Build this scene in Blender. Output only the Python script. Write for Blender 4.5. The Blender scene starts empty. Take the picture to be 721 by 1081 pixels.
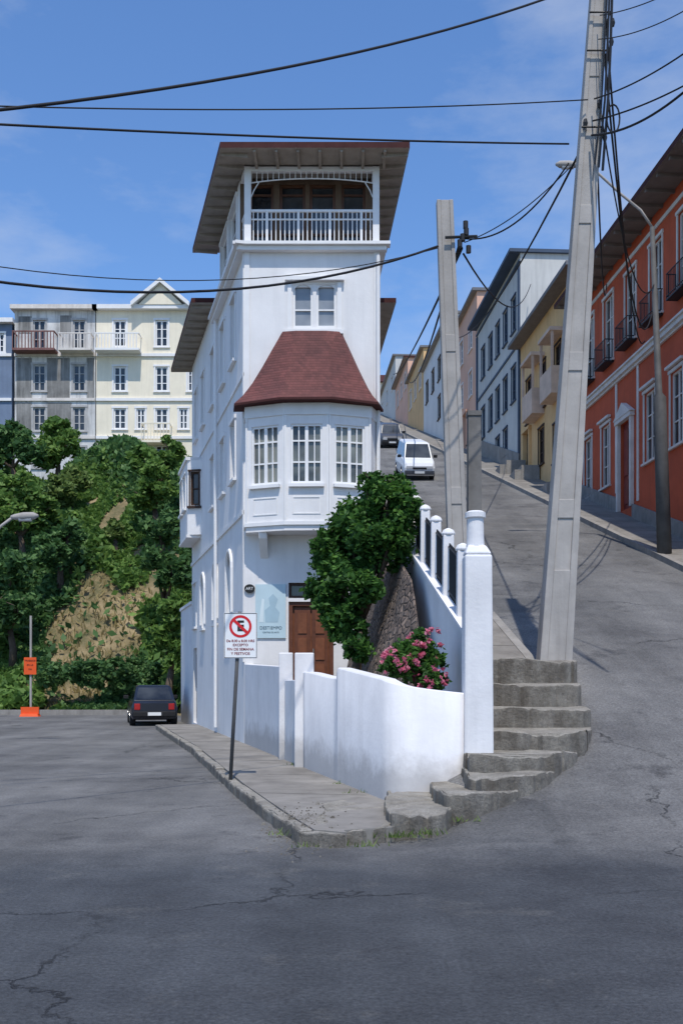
import bpy, math, random
import numpy as np
from mathutils import Vector, Matrix
random.seed(7); rng=np.random.default_rng(7)
scene=bpy.context.scene
COL=scene.collection
FPX=1050.0; CX=360.5; HY=715.0; EYE=1.65
def P(px,py,Y): return Vector(((px-CX)/FPX*Y, Y, EYE+(HY-py)/FPX*Y))
# ---------------------------------------------------------------- materials
MATS={}
def newmat(name):
    m=bpy.data.materials.new(name); m.use_nodes=True
    nt=m.node_tree; nt.nodes.clear()
    out=nt.nodes.new('ShaderNodeOutputMaterial'); b=nt.nodes.new('ShaderNodeBsdfPrincipled')
    nt.links.new(b.outputs[0],out.inputs[0]); MATS[name]=m
    return m,nt,b,out
def N(nt,t,**kw):
    n=nt.nodes.new(t)
    for k,v in kw.items(): setattr(n,k,v)
    return n
def noise(nt,pos,scale,detail=4,rough=.55,mapscale=None):
    n=N(nt,'ShaderNodeTexNoise'); n.inputs['Scale'].default_value=scale; n.inputs['Detail'].default_value=detail; n.inputs['Roughness'].default_value=rough
    if mapscale:
        mp=N(nt,'ShaderNodeMapping'); mp.inputs['Scale'].default_value=mapscale
        nt.links.new(pos,mp.inputs[0]); nt.links.new(mp.outputs[0],n.inputs[0])
    else: nt.links.new(pos,n.inputs[0])
    return n.outputs[0]
def ramp(nt,fac,stops):
    r=N(nt,'ShaderNodeValToRGB'); e=r.color_ramp.elements
    while len(e)<len(stops): e.new(.5)
    for i,(p,c) in enumerate(stops):
        e[i].position=p; e[i].color=(c[0],c[1],c[2],1) if not isinstance(c,(int,float)) else (c,c,c,1)
    nt.links.new(fac,r.inputs[0]); return r.outputs[0]
def mix(nt,fac,a,b,bt='MIX'):
    m=N(nt,'ShaderNodeMix',data_type='RGBA',blend_type=bt)
    if isinstance(fac,(int,float)): m.inputs[0].default_value=fac
    else: nt.links.new(fac,m.inputs[0])
    for i,v in ((6,a),(7,b)):
        if isinstance(v,(tuple,list)): m.inputs[i].default_value=(v[0],v[1],v[2],1)
        else: nt.links.new(v,m.inputs[i])
    return m.outputs[2]
def math2(nt,op,a,b):
    m=N(nt,'ShaderNodeMath',operation=op)
    for i,v in enumerate((a,b)):
        if isinstance(v,(int,float)): m.inputs[i].default_value=v
        else: nt.links.new(v,m.inputs[i])
    return m.outputs[0]
def mat(name,c,rough=.8,var=.12,scale=1.5,bump=.15,bscale=25,streak=0.,dirt=None,metal=0,spec=.3,dist=.01,foot=0,foot_h=.9):
    m,nt,b,out=newmat(name)
    g=N(nt,'ShaderNodeNewGeometry').outputs['Position']
    n1=noise(nt,g,scale,6,.6)
    lo=tuple(x*(1-var) for x in c); hi=tuple(min(1,x*(1+var)) for x in c)
    col=ramp(nt,n1,[(.3,lo),(.7,hi)])
    if streak>0:
        s=noise(nt,g,1.0,5,.65,(3.5,3.5,.25))
        sm_=ramp(nt,s,[(.48,0.),(.75,1.)])
        col=mix(nt,math2(nt,'MULTIPLY',sm_,streak),col,dirt or tuple(x*.35 for x in c))
    if foot>0:
        sx=N(nt,'ShaderNodeSeparateXYZ'); nt.links.new(g,sx.inputs[0])
        hgt=math2(nt,'SUBTRACT',sx.outputs[2],math2(nt,'MULTIPLY',noise(nt,g,2.2,5,.7),.8))
        fm_=ramp(nt,hgt,[(.0,1.),(foot_h*.35,0.)])
        col=mix(nt,math2(nt,'MULTIPLY',fm_,foot),col,(.26,.245,.23))
    nt.links.new(col,b.inputs['Base Color'])
    b.inputs['Roughness'].default_value=rough; b.inputs['Metallic'].default_value=metal
    b.inputs['Specular IOR Level'].default_value=spec
    if bump>0:
        n2=noise(nt,g,bscale,5,.6)
        bp=N(nt,'ShaderNodeBump'); bp.inputs['Strength'].default_value=bump; bp.inputs['Distance'].default_value=dist
        nt.links.new(n2,bp.inputs['Height']); nt.links.new(bp.outputs[0],b.inputs['Normal'])
    return m
WHITE=mat('white_plaster',(.77,.755,.745),.85,.06,1.1,.3,14,.22,(.44,.43,.43),dist=.01)
WALLW=mat('whitewashed_wall',(.74,.73,.735),.9,.08,1.6,.35,16,.24,(.45,.44,.44),dist=.012,foot=.55)
TRIM=mat('white_trim',(.78,.77,.76),.6,.05,3,.1,40)
CREAM=mat('cream_paint',(.84,.76,.60),.8,.06,1,.2,12,.18)
WEATH=mat('weathered_paint',(.62,.61,.59),.85,.3,.6,.3,8,.85,(.11,.105,.10))
RED=mat('red_plaster',(.50,.095,.040),.85,.13,1.2,.2,12,.35,(.27,.06,.03))
OCHRE=mat('ochre_plaster',(.72,.46,.22),.85,.1,1,.2,12,.25)
PEACH=mat('peach_plaster',(.72,.43,.31),.85,.1,.5,.2,12,.2)
PALE=mat('pale_plaster',(.56,.555,.53),.85,.08,.7,.2,8,.3)
NAVY=mat('navy_paint',(.05,.075,.12),.6,.15,1,.1,20)
BLUEP=mat('blue_grey_paint',(.16,.21,.30),.8,.12,1,.1,12,.2)
def roofmat():
    m,nt,b,out=newmat('red_shingles')
    g=N(nt,'ShaderNodeNewGeometry').outputs['Position']
    mp=N(nt,'ShaderNodeMapping'); mp.inputs['Scale'].default_value=(12,12,15); nt.links.new(g,mp.inputs[0])
    sx=N(nt,'ShaderNodeSeparateXYZ'); nt.links.new(mp.outputs[0],sx.inputs[0])
    row=math2(nt,'FLOOR',sx.outputs[2],0); fr=math2(nt,'FRACT',sx.outputs[2],0)
    xo=math2(nt,'ADD',math2(nt,'ADD',sx.outputs[0],math2(nt,'MULTIPLY',sx.outputs[1],.6)),math2(nt,'MULTIPLY',row,.5))
    cx=N(nt,'ShaderNodeCombineXYZ'); nt.links.new(math2(nt,'FLOOR',xo,0),cx.inputs[0]); nt.links.new(row,cx.inputs[2])
    wn=N(nt,'ShaderNodeTexWhiteNoise'); nt.links.new(cx.outputs[0],wn.inputs[0])
    c=ramp(nt,noise(nt,g,1.6,6,.65),[(.3,(.095,.032,.030)),(.7,(.165,.052,.045))])
    c=mix(nt,1.,c,ramp(nt,wn.outputs[0],[(0,.82),(1,1.15)]),'MULTIPLY')
    gap=math2(nt,'MAXIMUM',ramp(nt,math2(nt,'FRACT',xo,0),[(.03,.6),(.09,0.)]),ramp(nt,fr,[(.05,1.),(.2,0.)]))
    c=mix(nt,math2(nt,'MULTIPLY',gap,.4),c,(.04,.015,.015))
    nt.links.new(c,b.inputs['Base Color']); b.inputs['Roughness'].default_value=.85
    bp=N(nt,'ShaderNodeBump'); bp.inputs['Strength'].default_value=.5; bp.inputs['Distance'].default_value=.01
    nt.links.new(math2(nt,'SUBTRACT',1.,math2(nt,'ADD',fr,gap)),bp.inputs['Height']); nt.links.new(bp.outputs[0],b.inputs['Normal']); return m
ROOFR=roofmat()
FASCIA=mat('maroon_fascia',(.07,.028,.026),.8,.2,4,.1,20,spec=.1)
SOFFIT=mat('brown_grey_soffit',(.32,.28,.235),.8,.12,3,.1,15,.3)
DSOFF=mat('dark_soffit',(.20,.17,.15),.8,.12,3,.1,15)
GREYROOF=mat('grey_roof',(.16,.16,.17),.7,.2,1,.2,10)
CONC=mat('concrete',(.27,.255,.235),.9,.2,2.5,.6,18,.45,(.12,.11,.10),dist=.02)
def stepmat():
    m,nt,b,out=newmat('worn_step_concrete_shaded_sides')
    ge=N(nt,'ShaderNodeNewGeometry'); g=ge.outputs['Position']
    c=ramp(nt,noise(nt,g,3.2,7,.7),[(.28,(.15,.135,.115)),(.5,(.27,.25,.215)),(.75,(.41,.38,.335))])
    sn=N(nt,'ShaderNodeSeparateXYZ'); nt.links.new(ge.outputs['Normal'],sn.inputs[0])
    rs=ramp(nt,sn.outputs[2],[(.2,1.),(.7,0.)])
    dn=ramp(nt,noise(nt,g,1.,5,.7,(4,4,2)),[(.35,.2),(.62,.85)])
    c=mix(nt,math2(nt,'MULTIPLY',rs,dn),c,(.10,.086,.07))  # upright faces darker than treads: riser shade painted into colour, broken by dirt noise
    c=mix(nt,.7,c,ramp(nt,noise(nt,g,60,3,.7),[(.3,(.65,.65,.65)),(.7,(1.35,1.35,1.35))]),'MULTIPLY')
    nt.links.new(c,b.inputs['Base Color']); b.inputs['Roughness'].default_value=.95
    bp=N(nt,'ShaderNodeBump'); bp.inputs['Strength'].default_value=1.; bp.inputs['Distance'].default_value=.035
    nt.links.new(noise(nt,g,13,7,.75),bp.inputs['Height']); nt.links.new(bp.outputs[0],b.inputs['Normal']); return m
STEPM=stepmat()
POLE=mat('pole_concrete',(.38,.355,.33),.9,.14,2.2,.4,20,.5,(.2,.185,.17))
DPOLE=mat('dark_pole',(.085,.085,.085),.7,.25,3,.2,20)
PAVE=mat('pavement_concrete',(.225,.21,.19),.92,.28,1.1,.6,22,.5,(.11,.10,.09),dist=.012)
WOOD=mat('varnished_wood',(.10,.04,.02),.45,.25,5,.1,20,spec=.4)
WOODF=mat('front_door_wood',(.13,.045,.022),.5,.25,5,.1,20,spec=.35)
DWOOD=mat('dark_wood',(.055,.03,.02),.6,.3,4,.1,20)
IRON=mat('black_iron',(.02,.02,.022),.5,.2,4,.0)
RUBBER=mat('black_rubber',(.018,.018,.02),.8,.2,4,.0)
CABLE=mat('cable_black',(.012,.012,.014),.7,.1,4,0)
SOIL=mat('garden_soil',(.07,.06,.035),.95,.3,2,.6,8,dist=.05)
BARK=mat('bark',(.10,.075,.055),.95,.3,3,.8,12,dist=.03)
ORANGE=mat('orange_sheet',(.75,.10,.02),.5,.05,3,0)
SIGNW=mat('sign_white',(.80,.80,.79),.45,.04,3,0)
SIGNR=mat('sign_red',(.60,.02,.025),.45,.05,3,0)
SIGNT=mat('sign_text_red',(.22,.02,.025),.45,.05,3,0)
SIGNB=mat('sign_black',(.02,.02,.02),.5,.05,3,0)
POSTER=mat('poster_blue',(.50,.64,.69),.5,.06,2,0)
POSTERD=mat('poster_ink',(.36,.50,.57),.6,.1,2,0)
POSTERT=mat('poster_lettering',(.10,.16,.20),.6,.1,2,0)
CHROME=mat('chrome',(.6,.6,.6),.2,.05,3,0,metal=1)
VANW=mat('van_white',(.72,.73,.74),.3,.03,3,0,spec=.5)
CARD=mat('car_dark_paint',(.012,.016,.028),.18,.1,3,0,spec=.6)
CARG=mat('car_grey_paint',(.06,.065,.08),.3,.1,3,0,spec=.5)
TAIL=mat('tail_lens',(.35,.01,.01),.2,.05,3,0,spec=.6)
HEAD=mat('head_lens',(.6,.6,.6),.1,.05,3,0,spec=.8)
def glassmat(name,c,c2,lo=.42,hi=.6):
    m,nt,b,out=newmat(name)
    g=N(nt,'ShaderNodeNewGeometry').outputs['Position']
    col=ramp(nt,noise(nt,g,.9,3,.5),[(lo,c),(hi,c2)])
    nt.links.new(col,b.inputs['Base Color']); b.inputs['Roughness'].default_value=.06; b.inputs['Specular IOR Level'].default_value=.6
    bp=N(nt,'ShaderNodeBump'); bp.inputs['Strength'].default_value=.08; bp.inputs['Distance'].default_value=.02
    nt.links.new(noise(nt,g,2.5,2),bp.inputs['Height']); nt.links.new(bp.outputs[0],b.inputs['Normal']); return m
GLASS=glassmat('window_glass',(.012,.014,.018),(.05,.055,.06))
GLASSC=glassmat('curtained_glass',(.045,.05,.05),(.22,.23,.20))
GLASSP=glassmat('pale_curtained_glass',(.20,.22,.24),(.34,.36,.38))
def stonemat():
    m,nt,b,out=newmat('rubble_stone')
    g=N(nt,'ShaderNodeNewGeometry').outputs['Position']
    v=N(nt,'ShaderNodeTexVoronoi',feature='DISTANCE_TO_EDGE'); v.inputs['Scale'].default_value=8; nt.links.new(g,v.inputs[0])
    v2=N(nt,'ShaderNodeTexVoronoi'); v2.inputs['Scale'].default_value=8; nt.links.new(g,v2.inputs[0])
    bw=N(nt,'ShaderNodeRGBToBW'); nt.links.new(v2.outputs['Color'],bw.inputs[0])
    c=mix(nt,.6,ramp(nt,noise(nt,g,5),[(.3,(.11,.08,.065)),(.7,(.25,.19,.155))]),ramp(nt,bw.outputs[0],[(.2,.45),(.8,1.2)]),'MULTIPLY')
    c=mix(nt,ramp(nt,v.outputs[0],[(0,.6),(.08,0.)]),c,(.06,.052,.045))
    nt.links.new(c,b.inputs['Base Color']); b.inputs['Roughness'].default_value=.9
    bp=N(nt,'ShaderNodeBump'); bp.inputs['Strength'].default_value=1; bp.inputs['Distance'].default_value=.04
    nt.links.new(ramp(nt,v.outputs[0],[(0,0.),(.2,1.)]),bp.inputs['Height']); nt.links.new(bp.outputs[0],b.inputs['Normal']); return m
STONE=stonemat()
def asphalt():
    m,nt,b,out=newmat('worn_asphalt')
    g=N(nt,'ShaderNodeNewGeometry').outputs['Position']
    sx=N(nt,'ShaderNodeSeparateXYZ'); nt.links.new(g,sx.inputs[0])
    X,Y,Z=sx.outputs
    wob=noise(nt,g,.35,5,.65)
    yy=math2(nt,'ADD',Y,math2(nt,'MULTIPLY',wob,3.4))
    old=N(nt,'ShaderNodeMapRange'); nt.links.new(yy,old.inputs[0]); old.inputs[1].default_value=10.0; old.inputs[2].default_value=11.6
    base=mix(nt,old.outputs[0],(.066,.071,.079),(.152,.150,.148))
    big=ramp(nt,noise(nt,g,.45,8,.72),[(.3,(.58,.58,.60)),(.5,(.98,.98,.98)),(.72,(1.38,1.37,1.34))])
    base=mix(nt,1.,base,big,'MULTIPLY')
    tr=ramp(nt,noise(nt,g,1.,5,.6,(.9,.06,.1)),[(.35,(.82,.82,.82)),(.65,(1.16,1.16,1.16))])
    base=mix(nt,.9,base,tr,'MULTIPLY')
    pv=N(nt,'ShaderNodeTexVoronoi',distance='CHEBYCHEV'); pv.inputs['Scale'].default_value=.22; pv.inputs['Randomness'].default_value=.9; nt.links.new(g,pv.inputs[0])
    pm=ramp(nt,pv.outputs['Distance'],[(.155,1.),(.17,0.)])
    base=mix(nt,math2(nt,'MULTIPLY',pm,.35),base,(.055,.058,.062))
    bl=ramp(nt,noise(nt,g,1.3,5,.65),[(.60,0.),(.68,1.)])
    base=mix(nt,math2(nt,'MULTIPLY',bl,.45),base,(.038,.038,.042))
    ds=ramp(nt,noise(nt,g,.8,7,.75),[(.56,0.),(.72,1.)])
    base=mix(nt,math2(nt,'MULTIPLY',ds,.35),base,(.21,.20,.18))
    fine=ramp(nt,noise(nt,g,34,5,.8),[(.3,(.50,.50,.50)),(.7,(1.54,1.54,1.54))])
    base=mix(nt,.95,base,fine,'MULTIPLY')
    dn=N(nt,'ShaderNodeTexNoise'); dn.inputs['Scale'].default_value=1.6; dn.inputs['Detail'].default_value=7; dn.inputs['Roughness'].default_value=.65; nt.links.new(g,dn.inputs[0])
    vm=N(nt,'ShaderNodeVectorMath',operation='SCALE'); nt.links.new(dn.outputs[1],vm.inputs[0]); vm.inputs[3].default_value=.9
    va=N(nt,'ShaderNodeVectorMath',operation='ADD'); nt.links.new(g,va.inputs[0]); nt.links.new(vm.outputs[0],va.inputs[1])
    crs=[]
    for sc,lo,hi,g0 in ((.22,.0003,.0017,.40),(.8,.0006,.0036,.60)):
        vo=N(nt,'ShaderNodeTexVoronoi',feature='DISTANCE_TO_EDGE'); vo.inputs['Scale'].default_value=sc; nt.links.new(va.outputs[0],vo.inputs[0])
        cr=ramp(nt,vo.outputs[0],[(lo,1.),(hi,0.)])
        gate=ramp(nt,noise(nt,g,.5,2),[(g0,.0),(g0+.16,1.)])
        crs.append(math2(nt,'MULTIPLY',cr,gate))
    crk=math2(nt,'MAXIMUM',crs[0],math2(nt,'MULTIPLY',crs[1],.6))
    base=mix(nt,math2(nt,'MULTIPLY',crk,.65),base,(.028,.028,.03))
    nt.links.new(base,b.inputs['Base Color'])
    b.inputs['Roughness'].default_value=.85; b.inputs['Specular IOR Level'].default_value=.25
    h=math2(nt,'SUBTRACT',noise(nt,g,30,4,.7),math2(nt,'MULTIPLY',crk,1.))
    h=math2(nt,'ADD',h,math2(nt,'MULTIPLY',noise(nt,g,1.5,4),4.))
    bp=N(nt,'ShaderNodeBump'); bp.inputs['Strength'].default_value=.85; bp.inputs['Distance'].default_value=.03
    nt.links.new(h,bp.inputs['Height']); nt.links.new(bp.outputs[0],b.inputs['Normal']); return m
ASPH=asphalt()
def hillmat():
    m,nt,b,out=newmat('hill_earth')
    g=N(nt,'ShaderNodeNewGeometry').outputs['Position']
    c=ramp(nt,noise(nt,g,.5,7,.7),[(.36,(.08,.085,.035)),(.48,(.20,.155,.08)),(.72,(.40,.31,.18))])
    nt.links.new(c,b.inputs['Base Color']); b.inputs['Roughness'].default_value=.95
    bp=N(nt,'ShaderNodeBump'); bp.inputs['Strength'].default_value=1; bp.inputs['Distance'].default_value=.3
    nt.links.new(noise(nt,g,1.2,6),bp.inputs['Height']); nt.links.new(bp.outputs[0],b.inputs['Normal']); return m
HILL=hillmat()
def leafmat(name,stops,rough=.55,nscale=.7):
    m,nt,b,out=newmat(name)
    gi=N(nt,'ShaderNodeNewGeometry')
    g=gi.outputs['Position']
    v=math2(nt,'ADD',math2(nt,'MULTIPLY',gi.outputs['Random Per Island'],.5),math2(nt,'MULTIPLY',noise(nt,g,nscale,3),.55))
    c=ramp(nt,v,stops)
    nt.links.new(c,b.inputs['Base Color']); b.inputs['Roughness'].default_value=rough; b.inputs['Specular IOR Level'].default_value=.25
    tr=N(nt,'ShaderNodeBsdfTranslucent'); nt.links.new(c,tr.inputs[0])
    ms=N(nt,'ShaderNodeMixShader'); ms.inputs[0].default_value=.4
    nt.links.new(b.outputs[0],ms.inputs[1]); nt.links.new(tr.outputs[0],ms.inputs[2]); nt.links.new(ms.outputs[0],out.inputs[0]); return m
LEAF=leafmat('leaf_green',[(.2,(.055,.12,.028)),(.5,(.125,.23,.05)),(.85,(.24,.37,.09))])
LEAF2=leafmat('leaf_dark',[(.2,(.035,.085,.032)),(.5,(.08,.175,.056)),(.85,(.165,.28,.09))])
LEAF3=leafmat('leaf_olive',[(.2,(.065,.11,.03)),(.5,(.14,.21,.055)),(.85,(.25,.33,.10))])
LEAFV=leafmat('vine_leaf',[(.2,(.022,.065,.016)),(.5,(.05,.135,.027)),(.85,(.14,.29,.055))],nscale=1.6)
PINK=leafmat('pink_petals',[(.2,(.50,.07,.15)),(.5,(.72,.17,.28)),(.85,(.80,.36,.44))])
DRY=leafmat('dry_grass',[(.2,(.20,.17,.07)),(.5,(.36,.29,.13)),(.85,(.50,.41,.21))])
JOINT=mat('joint_dark',(.12,.112,.10),.95,.2,3,0)
# ---------------------------------------------------------------- mesh builder
class Frame:
    def __init__(s,p0,p1):
        s.o=Vector((p0[0],p0[1],0)); d=Vector((p1[0]-p0[0],p1[1]-p0[1],0)); s.L=d.length; s.u=d.normalized(); s.n=Vector((s.u.y,-s.u.x,0))
    def pt(s,u,w,z): return s.o+s.u*u+s.n*w+Vector((0,0,z))
class MB:
    def __init__(s): s.v=[];s.f=[];s.m=[]
    def poly(s,pts,mi=0):
        k=len(s.v); s.v+=[tuple(p) for p in pts]; s.f.append(tuple(range(k,k+len(pts)))); s.m.append(mi)
    def hexa(s,b,t,mi=0):
        k=len(s.v); n=len(b); s.v+=[tuple(p) for p in b]+[tuple(p) for p in t]
        s.f.append(tuple(k+i for i in reversed(range(n)))); s.f.append(tuple(k+n+i for i in range(n)))
        for i in range(n):
            j=(i+1)%n; s.f.append((k+i,k+j,k+n+j,k+n+i))
        s.m+=[mi]*(n+2)
    def box(s,x0,x1,y0,y1,z0,z1,mi=0):
        s.hexa([(x0,y0,z0),(x1,y0,z0),(x1,y1,z0),(x0,y1,z0)],[(x0,y0,z1),(x1,y0,z1),(x1,y1,z1),(x0,y1,z1)],mi)
    def fbox(s,F,u0,u1,w0,w1,z0,z1,mi=0):
        s.hexa([F.pt(u0,w1,z0),F.pt(u1,w1,z0),F.pt(u1,w0,z0),F.pt(u0,w0,z0)],[F.pt(u0,w1,z1),F.pt(u1,w1,z1),F.pt(u1,w0,z1),F.pt(u0,w0,z1)],mi)
    def prism(s,pts,z0,z1,mi=0):
        s.hexa([(p[0],p[1],z0) for p in pts],[(p[0],p[1],z1) for p in pts],mi)
    def taper(s,c0,s0,c1,s1,mi=0):
        c0=Vector(c0);c1=Vector(c1)
        q=[(-.5,-.5),(.5,-.5),(.5,.5),(-.5,.5)]
        s.hexa([c0+Vector((a*s0[0],b*s0[1],0)) for a,b in q],[c1+Vector((a*s1[0],b*s1[1],0)) for a,b in q],mi)
    def tube(s,pts,r,n=6,mi=0,cap=True):
        pts=[Vector(p) for p in pts]; rs=r if isinstance(r,(list,tuple)) else [r]*len(pts)
        k=len(s.v)
        for i,p in enumerate(pts):
            d=(pts[min(i+1,len(pts)-1)]-pts[max(i-1,0)]).normalized()
            a=d.orthogonal() if i==0 else (a-d*a.dot(d))
            a=a.normalized(); b=d.cross(a)
            for j in range(n):
                t=2*math.pi*j/n; s.v.append(tuple(p+(a*math.cos(t)+b*math.sin(t))*rs[i]))
        for i in range(len(pts)-1):
            for j in range(n):
                j2=(j+1)%n; s.f.append((k+i*n+j,k+i*n+j2,k+(i+1)*n+j2,k+(i+1)*n+j)); s.m.append(mi)
        if cap:
            s.f.append(tuple(k+j for j in reversed(range(n)))); s.f.append(tuple(k+(len(pts)-1)*n+j for j in range(n))); s.m+=[mi]*2
    def facade(s,F,u0,u1,z0,z1,holes=(),mi=0,reveal=.16):
        us=sorted(set([u0,u1]+[h[0] for h in holes]+[h[1] for h in holes])); zs=sorted(set([z0,z1]+[h[2] for h in holes]+[h[3] for h in holes]))
        for a,b in zip(us,us[1:]):
            for c,d in zip(zs,zs[1:]):
                um=(a+b)/2; zm=(c+d)/2
                if any(h[0]<um<h[1] and h[2]<zm<h[3] for h in holes): continue
                s.poly([F.pt(a,0,c),F.pt(b,0,c),F.pt(b,0,d),F.pt(a,0,d)],mi)
        for h in holes:
            a,b,c,d=h[:4]; r=-reveal
            s.poly([F.pt(a,0,c),F.pt(a,r,c),F.pt(b,r,c),F.pt(b,0,c)],mi); s.poly([F.pt(a,0,d),F.pt(b,0,d),F.pt(b,r,d),F.pt(a,r,d)],mi)
            s.poly([F.pt(a,0,c),F.pt(a,0,d),F.pt(a,r,d),F.pt(a,r,c)],mi); s.poly([F.pt(b,0,c),F.pt(b,r,c),F.pt(b,r,d),F.pt(b,0,d)],mi)
    def archfill(s,F,u0,u1,z1,w=-.02,mi=0,n=10,rz=None):
        R=(u1-u0)/2; c=(u0+u1)/2; rz=rz or R
        for i in range(n):
            a=math.pi*i/n; b=math.pi*(i+1)/n
            s.poly([F.pt(c-R*math.cos(a),w,z1-rz+rz*math.sin(a)),F.pt(c-R*math.cos(b),w,z1-rz+rz*math.sin(b)),F.pt(c-R*math.cos(b),w,z1),F.pt(c-R*math.cos(a),w,z1)],mi)
def mkobj(name,mb,mats,off=(0,0,0),smooth=False):
    me=bpy.data.meshes.new(name); o=Vector(off)
    vs=[(v[0]-o.x,v[1]-o.y,v[2]-o.z) for v in mb.v]
    me.from_pydata(vs,[],mb.f)
    mats=mats if isinstance(mats,(list,tuple)) else [mats]
    for m in mats: me.materials.append(m)
    me.polygons.foreach_set('material_index',mb.m)
    if smooth: me.polygons.foreach_set('use_smooth',[True]*len(mb.f))
    me.update(); ob=bpy.data.objects.new(name,me); COL.objects.link(ob); return ob
class Thing:
    def __init__(s,name,label,cat,loc=(0,0,0),group=None,rot=None,local=False):
        s.e=bpy.data.objects.new(name,None); s.e.empty_display_size=.3; COL.objects.link(s.e); s.e.location=loc
        if rot: s.e.rotation_euler=rot
        s.e['label']=label; s.e['category']=cat
        if group: s.e['group']=group
        s.off=(0,0,0) if local else loc; s.parts=[]
    def part(s,name,mb,mats,parent=None,label=None,smooth=False,bevel=0):
        o=mkobj(name,mb,mats,s.off,smooth); o.parent=parent or s.e
        if label: o['label']=label
        if bevel:
            b=o.modifiers.new('b','BEVEL'); b.width=bevel; b.segments=2; b.limit_method='ANGLE'
        s.parts.append(o); return o
    def fpart(s,name,F,args,mats,parent=None):
        mb=MB(); mb.fbox(F,*args); return s.part(name,mb,mats,parent)
def single(name,mb,mats,label,cat,loc=None,group=None,smooth=False,bevel=0):
    loc=loc or (0,0,0); o=mkobj(name,mb,mats,loc,smooth); o.location=loc; o['label']=label; o['category']=cat
    if group:o['group']=group
    if bevel:
        b=o.modifiers.new('b','BEVEL'); b.width=bevel; b.segments=2; b.limit_method='ANGLE'
    return o
def structure(name,mb,mats,smooth=False,bevel=0):
    o=mkobj(name,mb,mats,(0,0,0),smooth); o['kind']='structure'
    return o
def text(T,body,size,loc,mt,name='lettering',parent=None,rotz=0,align='CENTER',bold=.0):
    cu=bpy.data.curves.new('t','FONT'); cu.body=body; cu.size=size; cu.align_x=align; cu.align_y='CENTER'; cu.offset=bold; cu.extrude=.0015
    to=bpy.data.objects.new('t',cu); COL.objects.link(to); bpy.context.view_layer.update()
    me=bpy.data.meshes.new_from_object(to.evaluated_get(bpy.context.evaluated_depsgraph_get()))
    bpy.data.objects.remove(to)
    M=Matrix.Translation(Vector(loc)-Vector(T.off))@Matrix.Rotation(rotz,4,'Z')@Matrix.Rotation(math.pi/2,4,'X')
    me.transform(M); me.materials.clear(); me.materials.append(mt)
    o=bpy.data.objects.new(name,me); COL.objects.link(o); o.parent=parent or T.e; return o
def window(T,F,u0,u1,z0,z1,parent=None,nv=2,nh=2,fm=None,gm=None,trim=.09,depth=.11,sill=True,fw=.06,name='window',heads=None,mw=.035,hood=True):
    fm=fm or TRIM; gm=gm or GLASS; mb=MB()
    mb.poly([F.pt(u0,-depth,z0),F.pt(u1,-depth,z0),F.pt(u1,-depth,z1),F.pt(u0,-depth,z1)],1)
    a=-depth+.003;b=-depth+.055
    mb.fbox(F,u0+.001,u0+fw,a,b,z0+.001,z1-.001); mb.fbox(F,u1-fw,u1-.001,a,b,z0+.001,z1-.001)
    mb.fbox(F,u0+fw,u1-fw,a,b,z0+.001,z0+fw); mb.fbox(F,u0+fw,u1-fw,a,b,z1-fw,z1-.001)
    for i in range(1,nv):
        c=u0+(u1-u0)*i/nv; w=mw*(2.2 if (nv%2==0 and i==nv//2) else .7)
        mb.fbox(F,c-w/2,c+w/2,a,b-.008,z0+fw,z1-fw)
    hs=heads if heads else [i/nh for i in range(1,nh)]
    for t in hs:
        c=z0+(z1-z0)*t; mb.fbox(F,u0+fw,u1-fw,a,b-.014,c-mw/2,c+mw/2)
    if trim>0:
        mb.fbox(F,u0-trim,u0-.002,.002,.035,z0-.02,z1); mb.fbox(F,u1+.002,u1+trim,.002,.035,z0-.02,z1)
        mb.fbox(F,u0-trim-.03,u1+trim+.03,.002,.055,z1+.002,z1+trim+.02)
    if sill: mb.fbox(F,u0-trim-.04,u1+trim+.04,.002,.09,z0-.09,z0-.022)
    return T.part(name,mb,[fm,gm],parent)
# ---------------------------------------------------------------- foliage
def leaf_mesh(name,blobs,n,size,mt,clumps=22,spread=.24,shell=.55,seed=1,flat=.0):
    r=np.random.default_rng(seed)
    B=np.array(blobs,float); w=(B[:,3]*B[:,4]*B[:,5])**.75; w/=w.sum()
    cc=[];cr=[]
    for i,b in enumerate(B):
        k=max(4,int(clumps))
        d=r.normal(size=(k,3)); d/=np.linalg.norm(d,axis=1)[:,None]
        rad=shell+(1.05-shell)*r.random(k)[:,None]
        cc.append(b[:3]+d*rad*b[3:6]); cr.append(np.full(k,spread)*(.6+.8*r.random(k)))
    bi=r.choice(len(B),n,p=w); ki=r.integers(0,max(4,int(clumps)),n)
    C=np.array(cc)[bi,ki]; S=np.array(cr)[bi,ki][:,None]*B[bi,3:6]
    pos=C+r.normal(size=(n,3))*S*.62
    a=r.normal(size=(n,3)); a[:,2]*=.6; a/=np.linalg.norm(a,axis=1)[:,None]
    b=r.normal(size=(n,3)); b-=a*(a*b).sum(1)[:,None]; b/=np.linalg.norm(b,axis=1)[:,None]
    sz=size*(.55+.9*r.random(n))[:,None]
    V=np.stack([pos-a*sz*.6,pos-b*sz*.32+a*sz*.05,pos+a*sz*.6,pos+b*sz*.32+a*sz*.05],1).reshape(-1,3)
    return quads(name,V,n,mt)
def quads(name,V,n,mt):
    me=bpy.data.meshes.new(name); me.vertices.add(n*4); me.vertices.foreach_set('co',V.astype(np.float32).ravel())
    me.loops.add(n*4); me.loops.foreach_set('vertex_index',np.arange(n*4,dtype=np.int32))
    me.polygons.add(n); me.polygons.foreach_set('loop_start',np.arange(0,n*4,4,dtype=np.int32))
    me.materials.append(mt); me.update(calc_edges=True); me.validate()
    ob=bpy.data.objects.new(name,me); COL.objects.link(ob); return ob
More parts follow.
